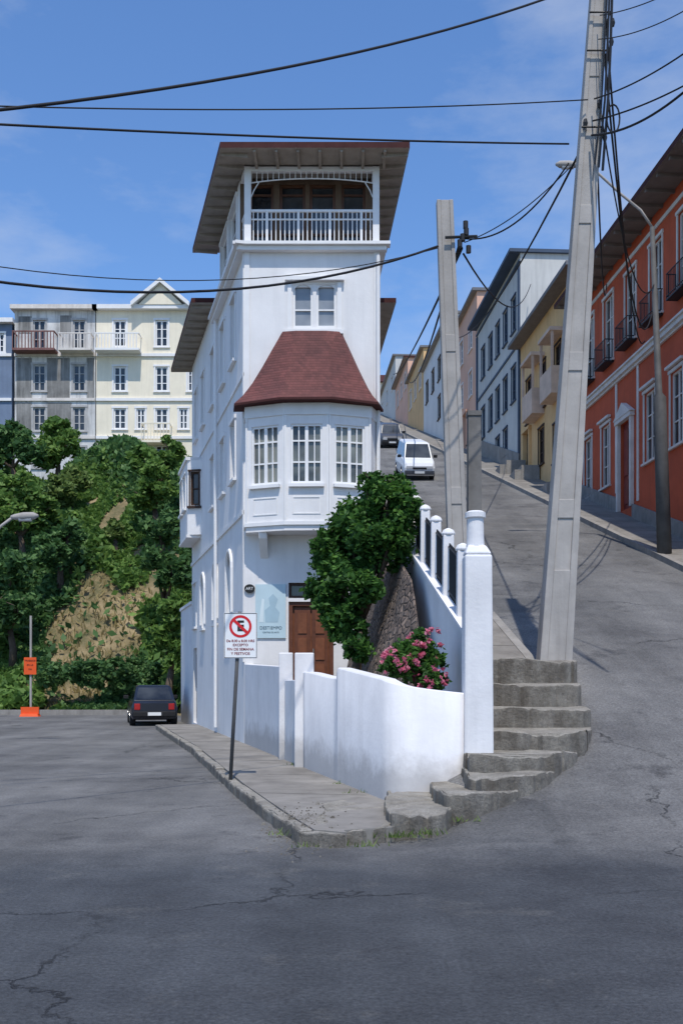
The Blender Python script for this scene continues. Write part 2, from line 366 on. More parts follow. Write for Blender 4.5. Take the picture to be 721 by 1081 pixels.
def tree(base,blobs,n,size,mt,label,seed,cat='tree',name='tree',group=None,tr=.18,crown='crown',clumps=22):
    T=Thing(name,label,cat,base,group)
    mb=MB(); b=Vector(base); r=random.Random(seed)
    cen=Vector((sum(x[0] for x in blobs),sum(x[1] for x in blobs),sum(x[2] for x in blobs)))/len(blobs)
    fork=b.lerp(cen,.55)
    mb.tube([b-Vector((0,0,.3)),b.lerp(fork,.5)+Vector((r.uniform(-.2,.2),0,0)),fork],[tr*1.25,tr,tr*.75],8)
    for bl in blobs:
        c=Vector(bl[:3]); m=fork.lerp(c,.5)+Vector((r.uniform(-.3,.3),r.uniform(-.3,.3),.1))*bl[3]*.4
        mb.tube([fork,m,c+Vector((0,0,bl[5]*.3))],[tr*.6,tr*.4,tr*.15],6)
        for k in range(3):
            d=Vector((r.uniform(-1,1)*bl[3],r.uniform(-1,1)*bl[4],r.uniform(-.2,.9)*bl[5]))*.8
            mb.tube([m,c.lerp(c+d,.5),c+d],[tr*.3,tr*.2,tr*.06],5)
    T.part('trunk',mb,BARK,smooth=True)
    V=[(x[0]-base[0],x[1]-base[1],x[2]-base[2],x[3],x[4],x[5]) for x in blobs]
    c=leaf_mesh(crown,V,n,size,mt,seed=seed,clumps=clumps); c.parent=T.e; return T
# ---------------------------------------------------------------- site geometry
def XL(Y): return .61-.2607*(Y-11.8)
def XR(Y): return 1.66-.059*(Y-12)
def XK(Y): return 9.66-.059*Y
def XB(Y): return 11.32-.059*Y
def inc(Y):
    Y=np.minimum(np.asarray(Y,float),118.)
    return .305*.7*np.logaddexp(0,(Y-10.3)/.7)
def sm(t):
    t=np.clip(t,0,1); return t*t*(3-2*t)
def H(X,Y):
    X=np.asarray(X,float);Y=np.asarray(Y,float)
    Yc=np.maximum(Y,11.8); a=XL(Yc); b=np.where(Y<12,1.66,XR(Y))
    a=np.where(Y>13,b-.55,a); b=b-.05
    s=sm((X-a)/(b-a))
    hill=14.3*sm((Y-43.5)/21.5)**.9+np.where(Y>60,(Y-60)*.04,0)
    hill=hill*(1+.06*np.sin(X*.35)+.05*np.sin(X*.8+Y*.6))
    left=np.maximum(0,hill)
    return left*(1-s)+inc(Y)*s
def Hf(x,y): return float(H(x,y))
xs=np.concatenate([np.arange(-400,-60,40),np.arange(-60,-14,1.2),np.arange(-14,12,.3),np.arange(12,40,2),np.arange(40,401,40)])
ys=np.concatenate([np.arange(-60,0,10),np.arange(0,30,.3),np.arange(30,72,.8),np.arange(72,130,2.5),np.arange(130,600,40)])
def sheet(name,dz,mask,mt):
    XX,YY=np.meshgrid(xs,ys); ZZ=H(XX,YY)+dz; mb=MB()
    mb.v=list(zip(XX.ravel().tolist(),YY.ravel().tolist(),ZZ.ravel().tolist())); nx=len(xs)
    for j in range(len(ys)-1):
        for i in range(nx-1):
            if mask is None or mask((xs[i]+xs[i+1])/2,(ys[j]+ys[j+1])/2):
                k=j*nx+i; mb.f.append((k,k+1,k+nx+1,k+nx)); mb.m.append(0)
    return structure(name,mb,mt,True)
sheet('ground',-.05,None,HILL)
def roadmask(x,y):
    if y<12: return abs(x)<60
    if y<43.5 and x<XL(y)+.6 and x>-60: return True
    return XR(y)-.5<x<XK(y)+.3 and y<118
sheet('road',0,roadmask,ASPH)
def strip(mb,fa,fb,Ys,dz,th=.4,mi=0,hz=None):
    hz=hz or Hf
    for y0,y1 in zip(Ys,Ys[1:]):
        a0,b0,a1,b1=fa(y0),fb(y0),fa(y1),fb(y1)
        zb,zc=hz(b0,y0)+dz,hz(b1,y1)+dz
        t=[(a0,y0,zb),(b0,y0,zb),(b1,y1,zc),(a1,y1,zc)]
        mb.hexa([(p[0],p[1],p[2]-th) for p in t],t,mi)
incf=lambda x,y: float(inc(y))
Yr=list(np.arange(12,120,3.))
mb=MB(); strip(mb,lambda y:XK(y)+.16,lambda y:XB(y)+.4,Yr,.15,hz=incf); structure('far_pavement',mb,PAVE)
mb=MB(); strip(mb,XK,lambda y:XK(y)+.157,Yr,.155,hz=incf); structure('far_kerb',mb,CONC)
Yl=list(np.arange(15.6,118,1.6))
uw=lambda y: 1.75-max(0,(y-22))*.01
mb=MB(); strip(mb,lambda y:XR(y)-.05,lambda y:XR(y)+uw(y)-.157,Yl,.15,hz=incf); structure('upper_pavement',mb,PAVE)
mb=MB(); strip(mb,lambda y:XR(y)+uw(y)-.155,lambda y:XR(y)+uw(y),Yl,.158,hz=incf); structure('upper_kerb',mb,CONC)
mb=MB()
for y in np.arange(17,60,1.9):
    mb.hexa([(XR(y),y,inc(y)+.13),(XR(y)+uw(y)-.16,y,inc(y)+.13),(XR(y)+uw(y)-.16,y+.02,inc(y)+.13),(XR(y),y+.02,inc(y)+.13)],[(XR(y),y,inc(y)+.155),(XR(y)+uw(y)-.16,y,inc(y)+.155),(XR(y)+uw(y)-.16,y+.02,inc(y)+.16),(XR(y),y+.02,inc(y)+.16)])
for y in np.arange(18,70,1.9):
    mb.hexa([(XK(y)+.17,y,inc(y)+.13),(XB(y),y,inc(y)+.13),(XB(y),y+.02,inc(y)+.13),(XK(y)+.17,y+.02,inc(y)+.13)],[(XK(y)+.17,y,inc(y)+.155),(XB(y),y,inc(y)+.155),(XB(y),y+.02,inc(y)+.16),(XK(y)+.17,y+.02,inc(y)+.16)])
# lower pavement
KP=[(-.1,9.6),(-.42,9.78),(-.62,10.5),(-.9,11.55),(-1.5,13.9),(-2.35,17.6),(-3.3,21.7),(-4.6,26.6),(-5.9,31.6)]
inner=[(k[0]+.15,k[1]+.03) for k in KP]
m2=MB(); pts=inner+[(XL(31.8)+.1,31.8),(XL(12.7)+.15,12.7),(1.4,12.3),(1.2,10.9),(.5,9.95),(.02,9.78)]
m2.hexa([(p[0],p[1],-.2) for p in pts],[(p[0],p[1],.15) for p in pts]); structure('lower_pavement',m2,PAVE)
from mathutils import noise as mnoise
def lerp2(a,b,t): return (a[0]+(b[0]-a[0])*t,a[1]+(b[1]-a[1])*t)
T=Thing('kerb','worn concrete kerb edging the lower pavement, chipped at the corner','kerb',(-.9,11.5,0)); rr=random.Random(3)
for i in range(len(KP)-1):
    n=max(1,int(math.dist(KP[i],KP[i+1])/1.2))
    for k in range(n):
        m3=MB(); a=lerp2(KP[i],KP[i+1],k/n+.006); b=lerp2(KP[i],KP[i+1],(k+1)/n-.006); h=.152+rr.uniform(-.02,.008)
        q=[]; nn=8
        for s in range(nn+1):
            p=lerp2(a,b,s/nn); v=mnoise.noise_vector(Vector((p[0]*6,p[1]*6,.3))); q.append((p[0]+v.x*.022,p[1],h+v.z*.02))
        q2=[(lerp2(a,b,s/nn)[0]+.149,lerp2(a,b,s/nn)[1]+.03,h) for s in range(nn,-1,-1)]
        ring=(q+q2)[::-1]
        m3.hexa([(p[0],p[1],-.2) for p in ring],ring)
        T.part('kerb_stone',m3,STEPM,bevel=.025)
for y in np.arange(12.9,31,2.6):
    xk=np.interp(y,[k[1] for k in KP],[k[0] for k in KP])+.16
    mb.hexa([(xk,y,.14),(XL(y)-.01,y-.25,.14),(XL(y)-.01,y-.24,.14),(xk,y+.012,.14)],[(xk,y,.153),(XL(y)-.01,y-.25,.153),(XL(y)-.01,y-.24,.153),(xk,y+.012,.153)])
structure('pavement_joints',mb,JOINT)
# steps
STEPS=[([(-.05,9.72),(.25,9.8),(.49,9.93),(.62,12.3),(-.2,12.0),(-.25,10.2)],.165),
([(.47,9.93),(.8,9.97),(1.04,10.08),(1.33,11.0),(1.45,12.2),(.5,12.3)],.28),
([(1.02,10.40),(1.3,10.42),(1.58,10.56),(1.88,10.9),(2.25,11.8),(1.46,12.25),(1.1,12.2)],.42),
([(1.40,11.05),(1.75,10.98),(2.05,11.12),(2.35,11.45),(2.7,12.0),(1.46,12.25)],.57),
([(1.45,11.60),(1.8,11.5),(2.2,11.56),(2.55,11.78),(2.88,12.15),(3.0,12.75),(1.5,12.75)],.75),
([(1.7,12.40),(2.3,12.28),(2.75,12.32),(3.06,12.52),(3.26,12.95),(3.34,13.6),(1.6,13.6),(1.6,12.5)],.98),
([(1.6,13.35),(2.6,13.22),(3.2,13.26),(3.38,13.45),(3.48,14.4),(1.6,14.4)],1.25),
([(1.6,14.2),(2.7,14.08),(3.33,14.12),(3.47,14.3),(3.54,15.2),(1.6,15.2)],1.56),
([(1.6,15.0),(2.8,14.88),(3.40,14.92),(3.56,15.1),(3.62,16.0),(3.55,17.4),(1.55,17.4)],1.92)]
T=Thing('corner_steps','worn grey brown concrete steps curving around the white corner pillar','steps',(2,12,0))
for i,(pl,z) in enumerate(STEPS):
    mb=MB(); q=[]
    for _ in range(2):
        q2=[]
        for a,b in zip(pl,pl[1:]+pl[:1]):
            q2+=[lerp2(a,b,.13),lerp2(a,b,.87)]
        pl=q2
    for a,b in zip(pl,pl[1:]+pl[:1]):
        n=max(1,int(math.dist(a,b)/.05))
        for k in range(n):
            p=lerp2(a,b,k/n); v=mnoise.noise_vector(Vector((p[0]*1.6,p[1]*1.6,i*3.1))); v2=mnoise.noise_vector(Vector((p[0]*9,p[1]*9,i*3.1))); v3=mnoise.noise_vector(Vector((p[0]*22,p[1]*22,i)))
            chip=max(0,v2.x-.22)*.2
            q.append((p[0]+v.x*.06+v2.x*.025+v3.x*.01,p[1]+v.y*.07+v2.y*.03+v3.y*.01+chip,z+v.z*.05+v2.z*.022-.01-chip*.5))
    cx_=sum(p[0] for p in q)/len(q); cy_=sum(p[1] for p in q)/len(q)
    def rg(sc,dz=None,zz=None): return [(cx_+(p[0]-cx_)*sc,cy_+(p[1]-cy_)*sc,(p[2]+dz) if zz is None else zz) for p in q]
    wd=max(max(p[0] for p in q)-cx_,max(p[1] for p in q)-cy_)
    e=.018/wd
    rings=[rg(1.0+.01/wd,zz=min(-.1,z-.9)),rg(1.0,-.04),rg(1-e*.3,-.012),rg(1-e*1.4,.0)]
    n=len(q)
    for r_ in rings: mb.v+=r_
    for a in range(len(rings)-1):
        for j in range(n):
            j2=(j+1)%n; mb.f.append((a*n+j,a*n+j2,(a+1)*n+j2,(a+1)*n+j)); mb.m.append(0)
    mb.f.append(tuple((len(rings)-1)*n+j for j in range(n))); mb.m.append(0)
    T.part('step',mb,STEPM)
# ---------------------------------------------------------------- garden walls
T=Thing('garden_wall','whitewashed garden wall with sloping top curving along the pavement','wall',(-.5,15,0))
def wallprof(T,name,F,prof,zb,th,mt):
    mb=MB(); P_=[]
    for p in prof:
        if not P_ or abs(p[0]-P_[-1][0])>1e-4 or abs(p[1]-P_[-1][1])>1e-4: P_.append(p)
    out=[(P_[0][0],zb)]+P_+[(P_[-1][0],zb)]
    mb.hexa([F.pt(u,0,z) for u,z in out],[F.pt(u,-th,z) for u,z in out])
    return T.part(name,mb,mt,bevel=.012)
F1=Frame((XL(22.59),22.59),(XL(11.8),11.8)); k1=math.sqrt(1+.2607**2)
uY=lambda y:(22.59-y)*k1
def curve(a,b,za,zb,n=7,f=lambda t:t):
    return [(a+(b-a)*i/n,za+(zb-za)*f(i/n)) for i in range(n+1)]
wallprof(T,'wall',F1,[(0.01,1.95),(uY(18.4),1.85)],-.2,.2,WALLW)
wallprof(T,'wall',F1,curve(uY(18.1),uY(16.9),1.6,1.6,2),-.2,.2,WALLW)
path=[]
for y in list(np.linspace(16.6,14.42,12))+[14.40]+list(np.linspace(14.34,12.25,12)):
    if y>14.41: z=1.74-.10*sm((16.6-y)/2.2)
    elif y>14.39: z=1.74
    else: z=1.79-.16*(14.34-y)/2.1
    path.append((XL(y),y,float(z)))
a=(XL(12.25),12.25);c=(XL(11.78)+.01,11.70);b=(1.5,12.06)
for i in range(1,19):
    t=i/18; x=(1-t)**2*a[0]+2*t*(1-t)*c[0]+t*t*b[0]; y=(1-t)**2*a[1]+2*t*(1-t)*c[1]+t*t*b[1]
    path.append((x,y,1.63-.17*t))
mb=MB(); th=.2; n=len(path); prof=[]
for i,(x,y,z) in enumerate(path):
    p0=path[max(i-1,0)];p1=path[min(i+1,n-1)]; d=Vector((p1[0]-p0[0],p1[1]-p0[1],0)).normalized(); nn=Vector((-d.y,d.x,0))
    o_=Vector((x,y,0))
    prof.append([o_+Vector((0,0,-.2)),o_+Vector((0,0,z-.015)),o_+nn*.02+Vector((0,0,z)),o_+nn*(th-.02)+Vector((0,0,z)),o_+nn*th+Vector((0,0,z-.015)),o_+nn*th+Vector((0,0,-.2))])
for pr in prof: mb.v+=[tuple(p) for p in pr]
for i in range(n-1):
    for j in range(5): mb.f.append((i*6+j,(i+1)*6+j,(i+1)*6+j+1,i*6+j+1)); mb.m.append(0)
mb.f.append(tuple(range(6))); mb.f.append(tuple((n-1)*6+j for j in reversed(range(6)))); mb.m+=[0,0]
w_=T.part('wall',mb,WALLW)
for pI,p in enumerate(w_.data.polygons):
    if pI<(n-1)*5 and pI%5 in (0,4): p.use_smooth=True
for y,zt,h in ((16.75,2.06,.165),(18.25,2.10,.13)):
    mb=MB(); x=XL(y)+.06
    mb.taper((x,y,-.1),(h*2,h*2),(x,y,zt),(h*1.95,h*1.95)); T.part('pillar',mb,WALLW,bevel=.02)
T=Thing('balustrade_wall','white parapet with square posts and iron railings beside the steps','wall',(1.6,12.2,.5))
F3=Frame((XR(22.5),22.5),(XR(12.3),12.3)); u3=lambda y:(22.5-y)*math.sqrt(1+.059**2)
zw=lambda y:2.0+.32*(y-12.3)
wallprof(T,'parapet',F3,[(0,zw(20)),(u3(20),zw(20)),(u3(12.3),zw(12.3))],0,.2,WALLW)
mb=MB(); y0,y1=20.,12.4; a,b=u3(y0),u3(y1)
mb.hexa([F3.pt(a,.04,zw(y0)+.002),F3.pt(b,.04,zw(y1)+.002),F3.pt(b,-.24,zw(y1)+.002),F3.pt(a,-.24,zw(y0)+.002)],[F3.pt(a,.04,zw(y0)+.07),F3.pt(b,.04,zw(y1)+.07),F3.pt(b,-.24,zw(y1)+.07),F3.pt(a,-.24,zw(y0)+.07)])
T.part('coping',mb,WALLW)
PY=[13.65,14.85,16.05,17.25,18.45]
for y in PY:
    mb=MB(); c=F3.pt(u3(y),-.1,0); z0=zw(y)+.03; z1=z0+.92
    mb.taper((c.x,c.y,z0),(.17,.17),(c.x,c.y,z1),(.155,.155)); mb.tube([(c.x,c.y,z1),(c.x,c.y,z1+.03),(c.x,c.y,z1+.08),(c.x,c.y,z1+.11)],[.095,.105,.08,.02],12)
    T.part('post',mb,WALLW,bevel=.01)
ys_=[12.5]+PY
for y0,y1 in zip(ys_,ys_[1:]):
    mb=MB()
    for dz in (.14,.80):
        mb.tube([F3.pt(u3(y0+.08),-.1,zw(y0+.08)+dz),F3.pt(u3(y1-.08),-.1,zw(y1-.08)+dz)],.018,5)
    for t in np.linspace(y0+.14,y1-.14,11):
        mb.tube([F3.pt(u3(t),-.1,zw(t)+.05),F3.pt(u3(t),-.1,zw(t)+.86)],.012,5)
    T.part('railing',mb,IRON)
T=Thing('corner_pillar','tall white corner pillar with capped round finial','pillar',(1.65,12.15,.3))
mb=MB(); mb.taper((1.66,12.17,.2),(.36,.36),(1.655,12.17,3.14),(.33,.33)); mb.taper((1.655,12.17,3.14),(.33,.33),(1.64,12.17,3.26),(.22,.22)); T.part('shaft',mb,WALLW,bevel=.03)
mb=MB(); c=(1.635,12.17)
mb.tube([(c[0],c[1],z) for z in (3.25,3.34,3.58,3.60,3.66,3.68)],[.112,.105,.10,.125,.125,.09],20); T.part('finial',mb,WALLW,smooth=False)
mb=MB(); mb.prism([(XL(13.2)+.1,13.2),(.75,12.45),(1.5,12.25),(XR(22.58)-.1,22.58),(XL(22.58)+.15,22.58)],.0,1.05); structure('garden_ground',mb,SOIL)
mb=MB()
yy_=list(np.linspace(14.6,22.55,20)); pr=[]
for y in yy_:
    row=[]; hgt=min(1.,.25+(y-14.6)/2.6); zt_=1.0+(zw(y)-.12-1.0)*hgt
    for k_ in range(7):
        t=k_/6; z=1.0+(zt_-1.0)*t; x=XR(y)-.22-.85*(1-t)**1.1*hgt-.02+.09*mnoise.noise(Vector((y*1.9,z*2.1,4))); x=min(x,XR(y)-.21); row.append((x,y,z))
    row.append((XR(y)-.205,y,zt_+.01)); row.append((XR(y)-.205,y,.9)); pr.append(row)
for row in pr: mb.v+=row
nr=len(pr[0])
for i in range(len(pr)-1):
    for j in range(nr): mb.f.append((i*nr+j,i*nr+(j+1)%nr,(i+1)*nr+(j+1)%nr,(i+1)*nr+j)); mb.m.append(0)
mb.f.append(tuple(range(nr))); mb.f.append(tuple((len(pr)-1)*nr+j for j in range(nr))); mb.m+=[0,0]
single('rubble_wall',mb,STONE,'brown sloping rubble retaining wall beneath the white parapet','wall',(1,19,1))
# ---------------------------------------------------------------- main house
T=HT=Thing('flatiron_house','narrow white wedge shaped house with roofed lookout balcony','house',(-1,23,0))
Y0,Y1=22.6,33.3
FL=Frame((XL(Y1),Y1),(XL(Y0),Y0)); kk=k1; uL=lambda y:(Y1-y)*kk
FF=Frame((XL(Y0),Y0),(.86,Y0)); XRH=lambda y:.86-.059*(y-Y0)
FR=Frame((.86,Y0),(XRH(Y1),Y1)); FBk=Frame((XRH(Y1),Y1),(XL(Y1),Y1))
wm=MB(); holesL=[];WL=[]
for y in (24.8,27.4,30.2): holesL.append((uL(y)-.42,uL(y)+.42,3.15,4.75)); WL.append(('arch',)+holesL[-1])
for y in (24.2,26.0,28.0): holesL.append((uL(y)-.36,uL(y)+.36,6.45,7.85)); WL.append(('w',)+holesL[-1])
for y in (24.2,26.0,28.0,30.2,32.0): holesL.append((uL(y)-.36,uL(y)+.36,9.3,10.85)); WL.append(('w',)+holesL[-1])
holesL.append((uL(32.4)-.45,uL(32.4)+.45,3.3,4.7)); WL.append(('w',)+holesL[-1])
dL=(uL(32.4)-.5,uL(32.4)+.5,.16,2.6); holesL.append(dL)
wm.facade(FL,0,FL.L,-.3,11.3,holesL)
for w in WL:
    if w[0]=='arch': wm.archfill(FL,w[1],w[2],w[4])
bx=lambda X:X-XL(Y0)
hd=(bx(-1.2),bx(-.18),1.2,3.37); ht=(bx(-1.2),bx(-.18),3.45,3.80)
hw1=(bx(-1.10),bx(-.65),9.60,10.58); hw2=(bx(-.57),bx(-.12),9.60,10.58)
wm.facade(FF,0,FF.L,-.3,11.3,[hd,ht,hw1,hw2])
for h in (hw1,hw2): wm.archfill(FF,h[0],h[1],h[3],w=-.012,rz=.225)
wm.facade(FR,0,FR.L,-.3,11.3,[]); wm.facade(FBk,0,FBk.L,-.3,11.3,[])
uW=uL(26.6)
wm.facade(FL,0,uW,11.3,12.02); wm.facade(FR,FR.L-uW/kk,FR.L,11.3,12.02); wm.facade(FBk,0,FBk.L,11.3,12.02)
wm.poly([FL.pt(0,0,12.0),FL.pt(uW,0,12.0),(XRH(26.6),26.6,12.0),(XRH(Y1),Y1,12.0)])
T.part('wall',wm,WHITE)
for w in WL: window(T,FL,w[1],w[2],w[3],w[4],nv=2,nh=3,trim=0 if w[0]=='arch' else .07,gm=GLASS)
for w in WL:
    if w[0]!='arch': continue
    mb=MB(); c=(w[1]+w[2])/2; R=(w[2]-w[1])/2+.06
    mb.tube([FL.pt(c-R,.02,w[3]+.1)]+[FL.pt(c-R*math.cos(a),.02,w[4]-.42+R*math.sin(a)) for a in np.linspace(0,math.pi,12)]+[FL.pt(c+R,.02,w[3]+.1)],.05,6)
    T.part('arch_moulding',mb,TRIM)
mb=MB(); mb.poly([FL.pt(dL[0],-.12,dL[2]),FL.pt(dL[1],-.12,dL[2]),FL.pt(dL[1],-.12,dL[3]),FL.pt(dL[0],-.12,dL[3])])
mb.fbox(FL,dL[0]+.08,dL[1]-.08,-.121,-.09,.3,1.2); mb.fbox(FL,dL[0]+.08,dL[1]-.08,-.121,-.09,1.3,2.4); T.part('side_door',mb,DWOOD)
for h in (hw1,hw2): window(T,FF,h[0],h[1],h[2],h[3],nv=1,nh=1,trim=0,sill=False,gm=GLASSP,fw=.05,depth=.09,mw=.03,heads=[.42])
mb=MB(); a,b=hw1[0],hw2[1]
mb.fbox(FF,a-.12,a-.03,.002,.04,9.53,10.62); mb.fbox(FF,b+.03,b+.12,.002,.04,9.53,10.62); mb.fbox(FF,a-.18,b+.18,.002,.12,10.64,10.72); mb.fbox(FF,a-.16,b+.16,.002,.08,9.44,9.535)
T.part('window_surround',mb,TRIM)
mb=MB(); a,b,z0,z1=hd
mb.fbox(FF,a,b,-.155,-.13,z0,z1,1)
mb.fbox(FF,a+.001,a+.09,-.131,-.04,z0,z1); mb.fbox(FF,b-.09,b-.001,-.131,-.04,z0,z1); mb.fbox(FF,a+.09,b-.09,-.131,-.04,z1-.09,z1-.001)
for (c,d) in ((a+.13,(a+b)/2-.02),((a+b)/2+.02,b-.13)):
    mb.fbox(FF,c,d,-.131,-.09,z0+.05,z1-.14,0)
    for q0,q1 in ((z0+.15,z0+.75),(z0+.85,z0+1.35),(z0+1.45,z1-.25)): mb.fbox(FF,c+.08,d-.08,-.091,-.07,q0,q1,1)
D=T.part('front_door',mb,[WOODF,mat('wood_light',(.19,.068,.032),.5,.25,6,.1,20)])
mb=MB(); c=(a+b)/2; mb.tube([FF.pt(c+.06,-.07,z0+.95),FF.pt(c+.06,-.02,z0+.95),FF.pt(c+.06,-.02,z0+1.1)],.015,6); T.part('handle',mb,CHROME,D)
window(T,FF,ht[0],ht[1],ht[2],ht[3],nv=3,nh=1,fm=DWOOD,trim=0,sill=False,name='transom_window')
mb=MB()
mb.fbox(FL,uL(27.2),FL.L+.16,-.05,.16,11.3,11.4); mb.fbox(FL,uL(27.2),FL.L+.24,-.05,.24,11.402,11.47)
mb.fbox(FF,-.158,FF.L+.16,.0,.158,11.301,11.399); mb.fbox(FF,-.237,FF.L+.24,.0,.238,11.4025,11.469)
mb.fbox(FR,.0,4,-.05,.15,11.3005,11.398); T.part('cornice',mb,TRIM)
T.fpart('string_course',FL,(.05,FL.L,.002,.05,5.35,5.45),TRIM); T.fpart('string_course',FL,(.05,FL.L,.002,.04,8.5,8.58),TRIM)
T.fpart('corner_board',FF,(.0,.12,.002,.03,5.0,11.3),TRIM); T.fpart('corner_board',FF,(FF.L-.12,FF.L,.002,.03,.9,11.3),TRIM); T.fpart('corner_board',FL,(FL.L-.14,FL.L,.002,.03,2.0,11.3),TRIM)
mb=MB(); mb.tube([FL.pt(uL(26.9),.08,11.3),FL.pt(uL(26.9),.08,.3)],.045,8); T.part('downpipe',mb,TRIM)
mb=MB(); mb.tube([FF.pt(FF.L-.03,.09,11.2),FF.pt(FF.L-.03,.09,1.1)],.045,8); T.part('downpipe',mb,TRIM)
# lookout tower
zf=11.45; zt=13.26; YI=23.2
mb=MB(); fl=[(XL(Y0)+.02,Y0+.02),(.84,Y0+.02),(XRH(26.6),26.6),(XL(26.6)+.02,26.6)]
mb.prism(fl,11.3,zf)
mb.fbox(FF,0,.15,-.15,0,zf,zt); mb.fbox(FF,FF.L-.15,FF.L,-.15,0,zf,zt); mb.fbox(FF,.15,FF.L-.15,-.13,-.01,13.16,zt)
mb.facade(FL,uL(26.6),uL(YI),zf,zt,[(uL(26.3),uL(25.1),12.0,13.05),(uL(24.8),uL(23.6),12.0,13.05)]); mb.fbox(FL,uL(YI),FL.L-.15,-.13,-.01,13.16,zt)
mb.facade(FR,YI-Y0,4.0,zf,zt,[]); mb.fbox(FR,.15,YI-Y0,-.13,-.01,13.16,zt)
mb.poly([(XL(26.6),26.6,zf),(XRH(26.6),26.6,zf),(XRH(26.6),26.6,zt),(XL(26.6),26.6,zt)])
T.part('lookout_wall',mb,TRIM)
for a_,b_ in ((26.3,25.1),(24.8,23.6)): window(T,FL,uL(a_),uL(b_),12.0,13.05,nv=2,nh=2,trim=.06)
FI=Frame((XL(YI),YI),(XRH(YI),YI))
BRN=mat('brown_boards',(.13,.085,.055),.7,.2,3,.2,20)
hs=[(.22,.78,zf+.02,13.16),(.92,1.52,zf+.02,13.16),(1.62,2.22,zf+.02,13.16),(2.36,2.92,zf+.02,13.16)]
mb=MB(); mb.facade(FI,.0,FI.L-.02,zf,zt,hs); T.part('balcony_back_wall',mb,BRN)
for h in hs: window(T,FI,h[0],h[1],h[2],h[3],nv=1,nh=3,fm=WOOD,trim=.0,sill=False,name='balcony_door',fw=.06,heads=[.32,.86],mw=.045)
def rail(F,a,b,name='balcony_railing'):
    mb=MB(); mb.fbox(F,a,b,-.10,-.04,zf+.80,zf+.85); mb.fbox(F,a,b,-.095,-.045,zf+.10,zf+.14); mb.fbox(F,a,b,-.09,-.05,zf+.62,zf+.645)
    n=max(int((b-a)/.10),4)
    for i in range(n):
        u=a+(b-a)*(i+.5)/n
        if i%7==3: mb.fbox(F,u-.028,u+.028,-.092,-.048,zf+.139,zf+.801)
        else: mb.fbox(F,u-.011,u+.011,-.08,-.056,zf+.139,zf+.801)
    T.part(name,mb,TRIM)
rail(FF,.152,FF.L-.152); rail(FL,uL(YI),FL.L-.152); rail(FR,.152,YI-Y0)
mb=MB(); a,b=.152,FF.L-.152; n=22
arc=lambda t:13.02-.10*(abs(2*t-1)**2.2)
mb.tube([FF.pt(a+(b-a)*i/24,-.08,arc(i/24)) for i in range(25)],.015,5)
for i in range(n+1):
    t=i/n; u=a+(b-a)*t; mb.fbox(FF,u-.008,u+.008,-.09,-.07,arc(t),13.165)
for s_,u0 in ((1,a),(-1,b)): mb.tube([FF.pt(u0,-.08,12.6),FF.pt(u0+s_*.06,-.08,12.75),FF.pt(u0+s_*.17,-.08,12.93)],.014,5)
T.part('fretwork',mb,TRIM)
def roofslab(T,pl,z,th,rise,name,parent=None):
    mb=MB(); n=len(pl); c=Vector((sum(p[0] for p in pl)/n,sum(p[1] for p in pl)/n,0))
    mb.poly([(p[0],p[1],z) for p in pl][::-1],1)
    for i in range(n):
        p=pl[i];q=pl[(i+1)%n]
        mb.poly([(p[0],p[1],z),(q[0],q[1],z),(q[0],q[1],z+th),(p[0],p[1],z+th)],0)
        p2=(p[0]*.35+c.x*.65,p[1]*.35+c.y*.65,z+th+rise); q2=(q[0]*.35+c.x*.65,q[1]*.35+c.y*.65,z+th+rise)
        mb.poly([(p[0],p[1],z+th),(q[0],q[1],z+th),q2,p2],2)
    mb.poly([(p[0]*.35+c.x*.65,p[1]*.35+c.y*.65,z+th+rise) for p in pl],2)
    return T.part(name,mb,[FASCIA,SOFFIT,ROOFR],parent)
ov=.65
R1=roofslab(T,[(XL(21.88)-ov,21.88),(1.50,21.88),(XRH(27.3)+ov,27.3),(XL(27.3)-ov,27.3)],13.30,.13,.25,'lookout_roof')
R2=roofslab(T,[(XL(27.6)-ov,27.6),(XRH(27.6)+.95,27.6),(XRH(33.9)+.95,33.9),(XL(33.9)-ov,33.9)],12.05,.13,.3,'wing_roof')
for y in np.arange(22.1,27.2,.5):
    x=XL(y); mb=MB(); mb.hexa([(x-ov+.06,y,13.245),(x+.0,y,13.2),(x+.0,y+.06,13.2),(x-ov+.06,y+.06,13.245)],[(x-ov+.06,y,13.301),(x,y,13.301),(x,y+.06,13.301),(x-ov+.06,y+.06,13.301)]); T.part('rafter',mb,SOFFIT,R1)
    x=XRH(y); mb=MB(); mb.hexa([(x,y,13.2),(x+ov-.06,y,13.245),(x+ov-.06,y+.06,13.245),(x,y+.06,13.2)],[(x,y,13.301),(x+ov-.06,y,13.301),(x+ov-.06,y+.06,13.301),(x,y+.06,13.301)]); T.part('rafter',mb,SOFFIT,R1)
for x in np.arange(-1.95,.95,.48):
    mb=MB(); mb.hexa([(x,21.94,13.245),(x+.06,21.94,13.245),(x+.06,22.6,13.2),(x,22.6,13.2)],[(x,21.94,13.301),(x+.06,21.94,13.301),(x+.06,22.6,13.301),(x,22.6,13.301)]); T.part('rafter',mb,SOFFIT,R1)
for y in np.arange(27.8,33.8,.6):
    x=XL(y); mb=MB(); mb.box(x-ov+.06,x,y,y+.07,11.98,12.051); T.part('rafter',mb,SOFFIT,R2)
